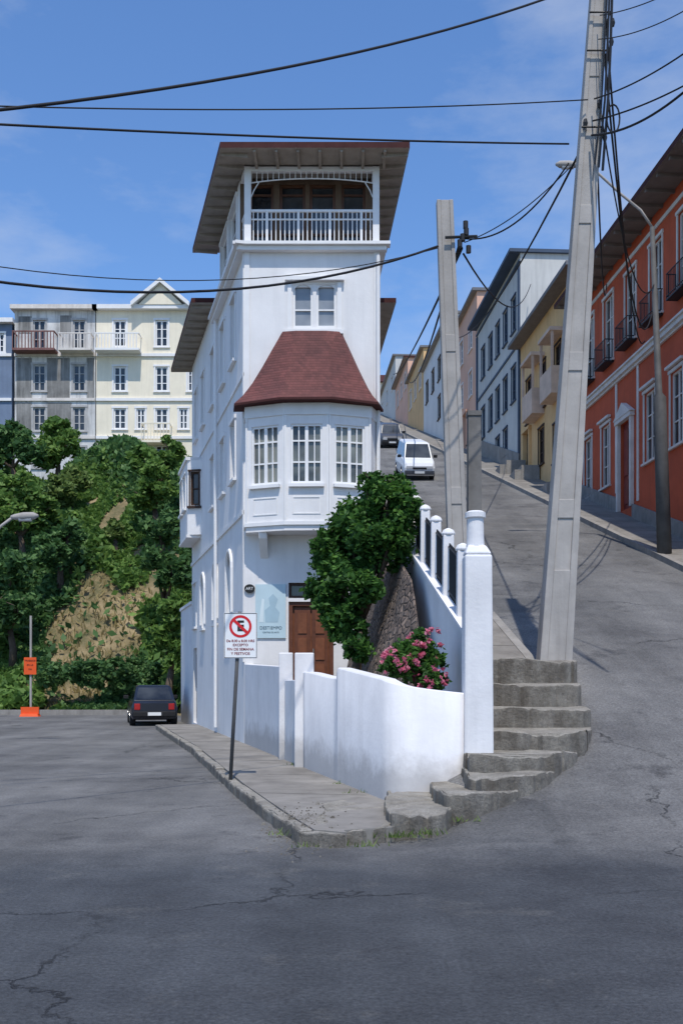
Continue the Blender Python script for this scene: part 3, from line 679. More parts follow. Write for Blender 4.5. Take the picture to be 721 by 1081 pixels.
# side oriel
pj=.46
FO=Frame((XL(32.9)-pj,32.9+.12),(XL(30.6)-pj,30.6+.12)); FOf=Frame((XL(30.6)-pj,30.72),(XL(30.6)+.02,30.6)); FOb=Frame((XL(32.9),32.9),(XL(32.9)-pj,33.02))
mb=MB(); oh=[(.3,1.0,6.95,8.0),(1.3,2.0,6.95,8.0)]; mb.facade(FO,0,FO.L,6.05,8.35,oh); fh=[(.09,.39,6.95,8.0)]; mb.facade(FOf,0,FOf.L,6.05,8.35,fh); mb.facade(FOb,0,FOb.L,6.05,8.35,[])
pl=[FO.pt(0,0,0),FO.pt(FO.L,0,0),FOf.pt(FOf.L,0,0),FOb.pt(0,0,0)]
mb.poly([(p.x,p.y,6.05) for p in pl]); mb.fbox(FO,-.06,FO.L+.06,-pj,.06,8.349,8.45); mb.fbox(FO,-.03,FO.L+.03,-pj,.03,5.97,6.048)
ORI=T.part('side_oriel',mb,WHITE)
for h in oh: window(T,FO,*h,parent=ORI,nv=2,nh=2,trim=.04)
window(T,FOf,*fh[0],parent=ORI,nv=1,nh=2,fm=DWOOD,trim=.03)
# bay
BP=[(-2.18,22.6),(-2.13,22.22),(-1.25,21.86),(-.28,21.83),(.65,22.15),(.79,22.6)]
mb=MB(); bz0,bz1=5.0,7.68; bw=[]
for i in range(5):
    F=Frame(BP[i],BP[i+1]); hs=[]
    if 1<=i<=3: hs=[(.14,F.L-.14,5.92,7.22)]; bw.append((F,hs[0]))
    mb.facade(F,0,F.L,bz0,bz1,hs,reveal=.1)
mb.poly([(p[0],p[1],bz0) for p in BP][::-1])
mb.prism([(p[0],p[1]) for p in BP],4.88,4.999)
BAY=T.part('bay_window',mb,WHITE)
mb=MB()
for i in range(5):
    F=Frame(BP[i],BP[i+1]); mb.fbox(F,-.015,F.L+.015,.002,.04,5.0,5.08); mb.fbox(F,-.012,F.L+.012,.002,.03,7.42,7.675)
    if 1<=i<=3:
        mb.fbox(F,.0,.04,.003,.022,5.08,7.42); mb.fbox(F,F.L-.04,F.L,.003,.022,5.08,7.42)
        for (q0,q1,r0,r1) in ((.18,F.L-.18,5.24,5.262),(.18,F.L-.18,5.60,5.622),(.18,.202,5.261,5.601),(F.L-.202,F.L-.18,5.261,5.601)): mb.fbox(F,q0,q1,.002,.012,r0,r1)
T.part('bay_moulding',mb,TRIM,BAY)
for F,h in bw: window(T,F,*h,parent=BAY,nv=4,nh=3,trim=.0,depth=.08,gm=GLASSC,fw=.045,heads=[.36,.72],mw=.034)
E=[(-2.45,22.598),(-2.38,22.08),(-1.34,21.58),(-.2,21.55),(.82,21.98),(.95,22.598)]
TT=[(-1.36,22.598),(-1.33,22.5),(-1.02,22.44),(-.35,22.44),(-.05,22.5),(.01,22.598)]
def lr(t): return [lerp2(a,b,t) for a,b in zip(E,TT)]
rings=[(E,7.68),(E,7.73),(lr(.18),7.93),(lr(.37),8.22),(lr(.58),8.62),(lr(.79),9.05),(TT,9.47)]
mb=MB()
for (ra,za),(rb,zb) in zip(rings,rings[1:]):
    for i in range(5): mb.poly([(*ra[i],za),(*ra[i+1],za),(*rb[i+1],zb),(*rb[i],zb)],1 if za==7.68 else 0)
mb.poly([(*p,9.47) for p in TT],0); mb.poly([(*p,7.68) for p in E][::-1],1)
T.part('bay_roof',mb,[ROOFR,FASCIA],BAY)
for x in (-1.75,.35):
    mb=MB(); mb.hexa([(x-.09,22.15,4.75),(x+.09,22.15,4.75),(x+.09,22.598,4.35),(x-.09,22.598,4.35)],[(x-.09,22.1,4.879),(x+.09,22.1,4.879),(x+.09,22.598,4.879),(x-.09,22.598,4.879)])
    T.part('bracket',mb,TRIM,BAY)
mb=MB(); FA=Frame((XL(37.)-.0,37.),(XL(33.32),33.32)); mb.fbox(FA,0,FA.L,-.25,0,-.2,4.1); mb.fbox(FA,-.05,FA.L,-.3,.05,4.099,4.2)
single('boundary_wall',mb,WALLW,'plain white boundary wall continuing past the house','wall',(XL(35),35,0))
# banner
PT=Thing('exhibition_banner','pale blue gallery banner on the white facade beside the door','banner',(-1.6,22.55,3.1))
mb=MB(); mb.fbox(FF,bx(-1.95),bx(-1.26),.01,.035,2.54,3.76); PT.part('panel',mb,POSTER)
def shp(mb,pts): mb.poly([FF.pt(bx(-1.6)+x,.038,3.12+z) for x,z in pts])
mb=MB(); shp(mb,[(-.12,-.22),(.16,-.22),(.2,.0),(.1,.12),(.16,.3),(.05,.42),(-.05,.33),(-.02,.15),(-.14,.05)]); PT.part('printed_figure',mb,POSTERD)
mb=MB(); shp(mb,[(-.27,-.22),(-.17,-.22),(-.15,.3),(-.2,.32)]); PT.part('printed_mast',mb,mat('poster_pale',(.66,.76,.78),.5,.05,3,0))
text(PT,'DESTIEMPO',.098,FF.pt(bx(-1.6),.04,2.77),POSTERT); text(PT,'CENTRO DE ARTE',.045,FF.pt(bx(-1.6),.04,2.67),POSTERT)
PL=Thing('oval_plaque','small black oval shop plaque with white letters','plaque',(-2.0,22.5,3.6))
mb=MB(); c=(bx(-2.08),3.66)
mb.hexa([FF.pt(c[0]+.12*math.cos(t),.032,c[1]+.10*math.sin(t)) for t in np.linspace(0,2*math.pi,20,endpoint=False)],[FF.pt(c[0]+.12*math.cos(t),.055,c[1]+.10*math.sin(t)) for t in np.linspace(0,2*math.pi,20,endpoint=False)]); PL.part('plate',mb,SIGNB)
text(PL,'ART',.09,FF.pt(c[0],.058,c[1]),SIGNW)
# ---------------------------------------------------------------- plants in garden
def pb(px,py,rpx,Y,ry=None,rz=None):
    p=P(px,py,Y); r=rpx/FPX*Y; return (p.x,p.y,p.z,r,ry or r,rz or r)
tree((.25,18.0,1.05),[pb(408,530,26,18.2),pb(430,545,17,17.9),pb(376,552,26,18.4),pb(400,578,30,18.),pb(350,586,24,18.6),pb(364,620,30,18.2),pb(343,624,18,18.4),pb(370,658,22,18.),pb(354,652,15,18.2),pb(386,622,18,17.7),pb(393,510,13,18.1),pb(418,512,12,18.1),pb(378,685,13,17.),pb(415,572,15,17.8)],33000,.095,LEAFV,'dense green climbing shrub spilling over the garden wall',11,'shrub','climbing_shrub',tr=.09,clumps=34)
FT=Thing('flowering_bush','pink flowering bush leaning over the white garden wall','bush',(.9,13.4,1.05))
bl=[pb(448,682,19,13.4),pb(428,696,18,13.2),pb(415,701,13,13.1),pb(456,703,16,13.3),pb(440,710,18,13.2),pb(460,718,12,12.9)]
bl2=[(x[0]-.9,x[1]-13.4,x[2]-1.05,x[3],x[4],x[5]) for x in bl]
c=leaf_mesh('foliage',bl2,5200,.068,LEAFV,seed=5); c.parent=FT.e
c=leaf_mesh('blossoms',[(x[0],x[1]-.06,x[2]+.02,x[3]*1.05,x[4]*1.08,x[5]*1.02) for x in bl2[:3]+bl2[4:]],1300,.05,PINK,clumps=14,spread=.12,shell=.85,seed=8); c.parent=FT.e
mb=MB()
for b in bl: mb.tube([(.9,13.4,1.0),(b[0],b[1],b[2])],.015,5)
FT.part('stem',mb,BARK)
V=[];r=np.random.default_rng(4)
cs=[(-.30,9.68,.0,25),(.15,9.68,.02,30),(.62,9.88,.08,60),(.85,9.93,.10,40),(-.5,10.2,.05,15),(1.3,10.35,.17,20),(XL(12.9)-.05,12.9,.16,25),(XL(14)-.05,14,.16,15),(XL(17)-.05,17,.16,20)]
for c0 in cs:
    for i in range(c0[3]):
        x=c0[0]+r.normal()*.12; y=c0[1]+r.normal()*.03; h=.02+.05*r.random(); a=r.random()*6.28
        dx,dy=math.cos(a)*.008,math.sin(a)*.008; lx,ly=r.normal()*.03,r.normal()*.03; z=c0[2]-.02
        V+=[(x-dx,y-dy,z),(x+dx,y+dy,z),(x+lx+dx*.3,y+ly,z+h),(x+lx-dx*.3,y+ly,z+h)]
o=quads('weeds',np.array(V),len(V)//4,LEAF3); o['kind']='stuff'; o['label']='small weeds growing in the gutter and kerb cracks'; o['category']='weeds'
mb=MB()
for i in range(260):
    x=-.45+rr.gauss(0,.2); y=10.4+rr.gauss(0,.6); s=rr.uniform(.004,.014)*(1 if rr.random()<.93 else 2.0); z=.15 if x>np.interp(y,[k[1] for k in KP],[k[0] for k in KP])+.05 else 0
    if y<9.75: z=0
    mb.taper((x,y,z-.005),(s*2,s*1.6),(x+s*.2,y,z+s),(s*1.1,s))
o=single('gravel',mb,STEPM,'loose gravel and kerb crumbs at the pavement corner','gravel'); o['kind']='stuff'
# ---------------------------------------------------------------- no-parking sign
ST=Thing('no_parking_sign','white no parking sign on a thin dark post by the kerb','sign',(-1.62,14.7,.15))
top=Vector((-1.50,14.7,2.62)); bot=Vector((-1.64,14.7,.1))
mb=MB(); mb.tube([bot,top],.028,10); ST.part('post',mb,DPOLE,smooth=True)
sc=Vector((-1.485,14.655,2.26)); mb=MB(); mb.box(sc.x-.245,sc.x+.245,sc.y-.004,sc.y+.006,1.93,2.60); PLT=ST.part('plate',mb,SIGNW)
mb=MB(); yy=sc.y-.0045
for (a,b,c,d) in ((-.24,.24,1.935,1.943),(-.24,.24,2.587,2.595),(-.24,-.232,1.942,2.588),(.232,.24,1.942,2.588)): mb.box(sc.x+a,sc.x+b,yy-.002,yy,c,d)
ST.part('border',mb,SIGNB,PLT)
mb=MB(); cz=2.40; n=32
for i in range(n):
    a=2*math.pi*i/n;b=2*math.pi*(i+1)/n; mb.poly([(sc.x+r_*math.cos(t),yy-.003,cz+r_*math.sin(t)) for r_,t in ((.165,a),(.165,b),(.128,b),(.128,a))])
mb.poly([(sc.x-.115,yy-.0035,cz+.08),(sc.x-.085,yy-.0035,cz+.11),(sc.x+.115,yy-.0035,cz-.08),(sc.x+.085,yy-.0035,cz-.11)])
ST.part('prohibition_ring',mb,SIGNR,PLT)
text(ST,'E',.21,(sc.x,yy-.001,cz),SIGNB,parent=PLT,bold=.008)
for tx,z,s in (('De 8.00 a 8.00 HRS',2.185,.052),('EXCEPTO',2.125,.052),('FIN DE SEMANA',2.062,.055),('Y FESTIVOS',1.998,.055)): text(ST,tx,s,(sc.x,yy-.001,z),SIGNT,parent=PLT,bold=.0008)
# ---------------------------------------------------------------- poles
def cpole(name,label,b,t,w0,w1,cat='utility pole'):
    T=Thing(name,label,cat,tuple(b)); mb=MB(); b=Vector(b);t=Vector(t)
    d0,d1=w0*.7,w1*.7
    for s in (-1,1): mb.taper(b+Vector((s*w0*.385,0,0)),(w0*.23,d0),t+Vector((s*w1*.385,0,0)),(w1*.23,d1))
    mb.taper(b,(w0*.55,d0*.84),t,(w1*.55,d1*.84))
    L=(t-b).length; n=int(L/2.0)
    for i in range(n):
        f0=i/n; f1=f0+.3/L
        if i==0: f1=.13
        c0=b.lerp(t,f0);c1=b.lerp(t,f1); ww=w0+(w1-w0)*f0; w2=w0+(w1-w0)*f1
        mb.taper(c0,(ww*.55,ww*.7*.98),c1,(w2*.55,w2*.7*.98))
    T.part('shaft',mb,POLE,bevel=.012); return T
big0=P(584,690,15.8); big1=P(636,-70,15.8)
BT=cpole('utility_pole','tall leaning concrete utility pole at the top of the steps',big0-Vector((0,0,.2)),big1,.51,.24)
def bigp(py):
    t=(690-py)/760.; return big0.lerp(big1,t)
sm0=P(487,600,17.2); sm1=P(469,213,17.2)
PT2=cpole('utility_pole','shorter bare concrete utility pole behind the balustrade',(sm0.x,sm0.y,2.0),sm1,.35,.28)
mb=MB(); a=P(501,560,17.6); mb.taper((a.x,a.y,2.2),(.26,.26),(P(500,440,17.6).x,a.y,P(500,440,17.6).z),(.22,.22)); mb.box(a.x-.14,a.x+.10,a.y-.13,a.y+.13,P(500,440,17.6).z,P(500,437,17.6).z+.03)
single('pole_stub',mb,mat('stub_grey',(.17,.165,.16),.9,.25,3,.4,15,.4),'short grey weathered pole stub next to the utility pole','pole',(a.x,a.y,2.2))
mb=MB()
for py in (20,60,140):
    c=bigp(py); mb.tube([c+Vector((-.16,-.16,0)),c+Vector((.17,-.16,0)),c+Vector((.17,.14,0))],.016,5)
for py,dx in ((115,.1),(135,-.1),(150,.22),(30,.22),(50,.22)):
    c=bigp(py)+Vector((dx,-.14,0)); mb.tube([c+Vector((0,0,-.06)),c,c+Vector((0,0,.06))],[.025,.04,.025],8)
for k_ in range(3):
    mb.tube([bigp(180-k_*10)+Vector((.08+.05*k_,-.2,-.2*k_)),bigp(120)+Vector((.12+.05*k_,-.22,.1)),bigp(60)+Vector((.1+.05*k_,-.2,0)),bigp(-10)+Vector((.08+.04*k_,-.2,0))],.014+.004*k_,5)
BT.part('bracket',mb,IRON)
mb=MB(); c=bigp(128)+Vector((.3,-.25,-.1)); mb.tube([c+Vector((.10*math.cos(t),0,.22*math.sin(t))) for t in np.linspace(0,2*math.pi,18)],.014,5,cap=False); BT.part('cable_coil',mb,CABLE)
mb=MB(); c=P(487,255,17.2)
for dx,dz in ((0,0),(.06,.1),(-.05,-.1),(.1,-.2),(.05,.22)):
    mb.tube([c+Vector((dx,-.15,dz-.06)),c+Vector((dx,-.15,dz+.06))],.045,7)
mb.tube([c+Vector((-.3,-.16,.0)),c+Vector((.25,-.16,.02))],.025,6); PT2.part('junction_fitting',mb,IRON)
# ---------------------------------------------------------------- street lamps
def lampthing(label,base,post,arm,head,hd):
    T=Thing('street_lamp',label,'street lamp',base)
    mb=MB(); mb.tube([p for p,_ in post],[r for _,r in post],10); T.part('post',mb,DPOLE,smooth=True)
    mb=MB(); mb.tube(arm,.035,8); T.part('arm',mb,POLE,smooth=True)
    mb=MB(); h=Vector(head); d=Vector(hd).normalized()
    mb.tube([h,h+d*.1,h+d*.3,h+d*.55,h+d*.66],[.04,.07,.10,.09,.03],12); T.part('lamp_head',mb,POLE,smooth=True)
    mb=MB(); mb.tube([h+d*.2+Vector((0,0,-.05)),h+d*.5+Vector((0,0,-.065))],[.065,.065],10); T.part('lamp_glass',mb,HEAD,smooth=True)
Yp=25.8; bz=float(inc(Yp))
lampthing('dark street lamp post with long curved arm on the uphill pavement',(8.4,Yp,bz),[(Vector((P(701,560,Yp).x,Yp,bz)),.19),(P(696,420,Yp),.16),(P(695,415,Yp),.09),(P(688,240,Yp),.06)],
 [P(688,240,Yp),P(676,222,Yp),P(655,205,Yp),P(630,182,Yp),P(612,174,Yp)],P(613,174,Yp),(-1,0,.02))
Yq=24.
lampthing('pale street lamp with angled arm above the lower street',(P(-40,715,Yq).x,Yq,0),[(Vector((P(-40,0,Yq).x,Yq,0)),.09),(P(-40,600,Yq),.07)],[P(-40,600,Yq),P(-16,572,Yq),P(2,555,Yq),P(14,546,Yq)],P(12,546,Yq),(1,0,.06))
# ---------------------------------------------------------------- cables
def cable(a,b,sag,r=.012,n=18):
    mb=MB(); pts=[]
    for i in range(n+1):
        t=i/n; p=a.lerp(b,t); p.z-=sag*4*t*(1-t); pts.append(p)
    mb.tube(pts,r,5); single('overhead_cable',mb,CABLE,'black overhead electric cable strung across the street','cable',tuple(a),'overhead cables strung between poles',smooth=True)
off=Vector((0,-.2,0))
cable(P(-120,128,9.),P(600,-10,15.8),.28,.018)
cable(P(-120,125,11.),P(600,152,15.8),.05,.015)
cable(P(-120,108,12.),bigp(113)+Vector((-.1,-.2,0)),.12,.010)
cable(P(-120,278,12.),P(462,260,17.1),.55,.020)
cable(P(-120,260,13.),P(462,262,17.0),.5,.008)
cable(P(490,252,17.1),P(600,172,15.8),.35,.014)
cable(P(490,256,17.1),P(602,176,15.8),.15,.009)
cable(bigp(150)+off,P(770,50,12.),.25,.018)
cable(bigp(135)+off,P(770,62,13.),.10,.013)
cable(bigp(112)+off,P(770,20,12.),.12,.012)
cable(bigp(50)+off,P(770,-20,12.),.15,.008)
cable(bigp(25)+off,P(770,-45,12.),.12,.008)
cable(bigp(60)+Vector((.1,-.2,0)),P(688,330,25.8),1.9,.018)
cable(bigp(120)+Vector((.1,-.2,0)),P(690,300,25.8),1.2,.014)
cable(bigp(30)+Vector((.1,-.2,0)),P(680,360,30.),1.6,.018)
cable(bigp(150)+Vector((.1,-.1,0)),P(640,300,34.),1.2,.018)
cable(P(487,262,17.2),P(415,395,100.),.6,.03)
cable(P(489,268,17.2),P(560,300,47.),1.,.018)
cable(P(487,250,17.2),P(430,400,90.),1.2,.028)
cable(bigp(140)+Vector((0,.1,0)),P(470,350,68.),1.5,.022)
# ---------------------------------------------------------------- right-hand houses
def rowhouse(name,label,ya,yb_,zt,wallm,roofm,wins,depth=9,overh=.5,trimm=None,fm=None,rise=.0,balc=(),door=None,plinth=None,side=None,band=None,gm=None,cat='house',sidewins=(),brk=None,tr=.12,cm=None):
    z0=float(inc(ya))-1.5; k=math.sqrt(1+.059**2)
    T=Thing(name,label,cat,(XB(ya),ya,float(inc(ya))))
    F=Frame((XB(yb_),yb_),(XB(ya),ya)); u=lambda y:(yb_-y)*k
    FS=Frame((XB(ya),ya),(XB(ya)+depth,ya+.059*depth))
    mb=MB(); holes=[(u(y)-w/2,u(y)+w/2,a,b) for y,w,a,b,*_ in wins]
    dh=[]
    if door: dh=[(u(door[0])-door[1]/2,u(door[0])+door[1]/2,door[2],door[3])]
    mb.facade(F,0,F.L,z0,zt,holes+dh,0)
    sh=[(x-w/2,x+w/2,a,b) for x,w,a,b in sidewins]
    mb.facade(FS,0,FS.L,z0,zt,sh,1)
    FB=Frame((XB(ya)+depth,ya+.059*depth),(XB(yb_)+depth,yb_+.059*depth)); mb.facade(FB,0,FB.L,z0,zt,[],1)
    FC=Frame((XB(yb_)+depth,yb_+.059*depth),(XB(yb_),yb_)); mb.facade(FC,0,FC.L,z0,zt,[],1)
    T.part('wall',mb,[wallm,side or wallm])
    o=overh; q=[F.pt(-.15,o,0),F.pt(F.L+(.15 if overh<.6 else .3),o,0),FS.pt(FS.L,.15,0),FC.pt(0,.15,0)]
    mb=MB(); mb.poly([(p.x,p.y,zt) for p in q][::-1],1)
    for i in range(4):
        a=q[i];b=q[(i+1)%4]; mb.poly([(a.x,a.y,zt),(b.x,b.y,zt),(b.x,b.y,zt+.16),(a.x,a.y,zt+.16)],0)
    c=(q[0]+q[1]+q[2]+q[3])/4
    for i in range(4):
        a=q[i];b=q[(i+1)%4]; a2=a.lerp(c,.6);b2=b.lerp(c,.6); mb.poly([(a.x,a.y,zt+.16),(b.x,b.y,zt+.16),(b2.x,b2.y,zt+.26+rise),(a2.x,a2.y,zt+.26+rise)],0)
    mb.poly([(a.x,a.y,zt+.26+rise) for a in [p.lerp(c,.6) for p in q]],0)
    RF=T.part('roof',mb,[roofm,trimm or SOFFIT])
    if brk:
        for uu in np.arange(.2,F.L,brk):
            T.fpart('eave_bracket',F,(uu,uu+.09,.0,o-.08,zt-.10,zt+.001),trimm or SOFFIT,RF)
    for i,h in enumerate(holes): window(T,F,*h,nv=2,nh=3,fm=fm or TRIM,gm=gm or GLASS,trim=tr,fw=.07)
    for h in sh: window(T,FS,*h,nv=2,nh=2,trim=.06)
    if door:
        h=dh[0]; mb=MB(); mb.fbox(F,h[0],h[1],-.15,-.1,h[2],h[3])
        for i in range(2):
            a=h[0]+.08+(h[1]-h[0])/2*i; b=h[0]-.08+(h[1]-h[0])/2*(i+1)
            mb.fbox(F,a,b,-.101,-.07,h[2]+.2,h[2]+1.0); mb.fbox(F,a,b,-.101,-.07,h[2]+1.15,h[3]-.2)
        T.part('door',mb,door[4] if len(door)>4 else DWOOD)
        mb=MB(); mb.fbox(F,h[0]-.16,h[0]-.01,.003,.12,h[2],h[3]+.01); mb.fbox(F,h[1]+.01,h[1]+.16,.003,.12,h[2],h[3]+.01); mb.fbox(F,h[0]-.22,h[1]+.22,.003,.16,h[3]+.01,h[3]+.15)
        if len(door)>4:
            m_=(h[0]+h[1])/2; mb.hexa([F.pt(h[0]-.28,.003,h[3]+.149),F.pt(h[1]+.28,.003,h[3]+.149),F.pt(m_,.003,h[3]+.6)],[F.pt(h[0]-.28,.18,h[3]+.149),F.pt(h[1]+.28,.18,h[3]+.149),F.pt(m_,.18,h[3]+.6)])
        T.part('door_surround',mb,cm or TRIM)
    for y,w,zb_ in balc:
        mb=MB(); a,b=u(y)-w/2,u(y)+w/2; pr_=.32; hh=.72
        mb.fbox(F,a,b,.003,pr_+.02,zb_-.05,zb_)
        for zz in (zb_+.08,zb_+hh): mb.tube([F.pt(a,.02,zz),F.pt(a,pr_,zz),F.pt(b,pr_,zz),F.pt(b,.02,zz)],.018,5)
        for t in np.arange(a,b+.01,.1): mb.tube([F.pt(t,pr_,zb_-.01),F.pt(t,pr_,zb_+hh)],.010,4)
        for t in np.arange(.06,pr_,.1):
            for e in (a,b): mb.tube([F.pt(e,t,zb_-.01),F.pt(e,t,zb_+hh)],.010,4)
        T.part('balcony',mb,IRON)
    if band:
        mb=MB()
        for (b0,b1,w) in band: mb.fbox(F,-.02,F.L+.02,.003,w,b0,b1)
        T.part('cornice',mb,cm or trimm or TRIM)
    if plinth:
        segs=[(0,F.L)] if not dh else [(0,dh[0][0]-.17),(dh[0][1]+.17,F.L)]
        for s0,s1 in segs:
            mb=MB()
            A=[F.pt(s0,.09,0),F.pt(s1,.09,0),F.pt(s1,.003,0),F.pt(s0,.003,0)]; yy2=[yb_-s0/k,yb_-s1/k,yb_-s1/k,yb_-s0/k]
            mb.hexa([(p.x,p.y,float(inc(y))-.3) for p,y in zip(A,yy2)],[(p.x,p.y,float(inc(y))+plinth) for p,y in zip(A,yy2)])
            T.part('plinth',mb,CONC)
    return T,F,u
g=lambda y:float(inc(y))
TRIM2=mat('aged_trim',(.68,.63,.58),.75,.12,2,.15,20,.3)
wins=[(y,.9,8.35,10.5) for y in (36.9,34.9,30.7,28.6,26.5,24.4)]+[(y,1.0,12.6,14.9) for y in (36.7,34.6,32.4,30.2,28.0,25.8,23.6)]
T,F,u=rowhouse('red_house','brick red two storey house with pale trims and iron balconies',21.,38.,15.75,RED,FASCIA,wins,overh=.95,band=[(11.6,11.69,.08),(11.689,11.84,.16),(11.839,11.9,.22)],balc=[(y,1.15,12.5) for y in (36.7,34.6,32.4,30.2,28.0,25.8,23.6)],door=(32.8,1.1,7.2,10.1,mat('door_red',(.22,.04,.03),.5,.2,4,.1)),plinth=.6,trimm=DSOFF,gm=GLASS,brk=.9,tr=.08,fm=TRIM2,cm=TRIM2)
for y in (37.8,33.75,31.7): T.fpart('pilaster',F,(u(y)-.07,u(y)+.07,.004,.04,g(y)+.75,11.601),TRIM2)
for y in (36.9,34.9,30.7,28.6,26.5): T.fpart('window_hood',F,(u(y)-.6,u(y)+.6,.03,.14,10.64,10.72),TRIM2)
T.fpart('frieze',F,(0,F.L,.003,.04,15.25,15.38),TRIM2)
wins=[(41.,.9,13.4,15.4),(43.3,.9,13.4,15.4),(45.8,.9,13.4,15.4),(41.2,.9,10.6,12.2),(43.6,.9,11.,12.6)]
T,F,u=rowhouse('ochre_house','narrow ochre house with small projecting balcony bays',38.03,47.4,17.3,OCHRE,GREYROOF,wins,overh=.6,door=(46.,1.,11.1,13.0),fm=DWOOD,trimm=DSOFF,cm=OCHRE,tr=.05)
PB=mat('pink_boards',(.62,.46,.36),.8,.15,2,.2)
for y in (40.9,44.):
    mb=MB(); a,b=u(y)-.9,u(y)+.9; mb.fbox(F,a,b,.003,.55,13.1,14.2); mb.fbox(F,a-.05,b+.05,.003,.62,15.6,15.75); mb.fbox(F,a,a+.08,.45,.548,14.199,15.601); mb.fbox(F,b-.08,b,.45,.548,14.199,15.601)
    T.part('balcony',mb,PB)
wins=[(y,.9,z,z+1.7) for y in (48.8,50.6,52.4,54.2,56.2) for z in (15.2,18.6)]+[(y,.9,12.9,14.3) for y in (50.6,52.4)]
T,F,u=rowhouse('pale_apartment_house','pale grey three storey house with navy eaves and dark windows',47.45,58.,21.9,PALE,NAVY,wins,depth=14,overh=.55,trimm=NAVY,fm=NAVY,band=[(17.6,17.72,.06),(21.5,21.6,.08)],plinth=1.0,sidewins=[(2.3,1.,18.9,20.2)],tr=.05)
T.fpart('corner_board',F,(0,.25,.003,.08,12,21.4),NAVY); T.fpart('corner_board',F,(F.L-.25,F.L,.003,.08,11,21.4),NAVY)
rowhouse('peach_house','peach coloured terraced house further up the slope',58.05,67.,24.2,PEACH,GREYROOF,[(y,1.,z,z+1.5) for y in (60,63,65.5) for z in (18.6,21.4)],overh=.3,door=(61.5,1.,15.9,17.9),tr=.06,cm=PEACH)
rowhouse('white_house','tall white terraced house further up the slope',67.1,80.,26.2,mat('bright_plaster',(.72,.71,.69),.85,.08,.7,.2,8,.2),GREYROOF,[(y,1.1,23.2,24.8) for y in (69,72,75,78)]+[(y,1.1,20.4,22.0) for y in (69,72)],overh=.3,fm=DWOOD,tr=.05)
rowhouse('ochre_house','ochre terraced house near the top of the street',80.1,90.,28.2,OCHRE,GREYROOF,[(y,1.1,25.4,27.0) for y in (82,85,88)],overh=.3,tr=.05)
rowhouse('red_gabled_house','small reddish terraced house near the top of the street',90.1,100.,30.6,PEACH,FASCIA,[(y,1.2,28.3,29.7) for y in (92,95,98)],overh=.4,rise=.8,tr=.05)
rowhouse('white_cottage','whitewashed cottage at the top of the street',100.1,118.,34.0,PALE,GREYROOF,[(y,1.2,31.4,32.8) for y in (103,108,113)],overh=.3,rise=1,tr=.05)
for y,x in ((47.,.9),(44.5,.8),(39.5,.7)):
    mb=MB(); z=g(y); mb.box(XB(y)-x,XB(y)-.01,y-.8,y+.8,z-.4,z+.55); mb.box(XB(y)-x-.3,XB(y)-x+.01,y-.8,y+.8,z-.4,z+.35)
    single('stoop',mb,CONC,'concrete entrance stoop on the steep pavement','steps',(XB(y),y,z),'entrance stoops on the steep pavement')
T=Thing('hilltop_house','pale house closing the view at the top of the street','house',(2,121,33)); F=Frame((-6,121),(9,121)); mb=MB(); hs=[(u,u+1.2,z,z+1.8) for u in (6,8.4,10.8,13) for z in (34,)]
mb.facade(F,0,15,30,37.5,hs); mb.box(-6,9,121.3,129,30,37.4); T.part('wall',mb,CREAM)
for h in hs: window(T,F,*h)
mb=MB(); mb.hexa([(-6.5,120.5,37.5),(9.5,120.5,37.5),(9.5,129.5,37.5),(-6.5,129.5,37.5)],[(-5,124.5,39.5),(8,124.5,39.5),(8,125.5,39.5),(-5,125.5,39.5)]); T.part('roof',mb,FASCIA)
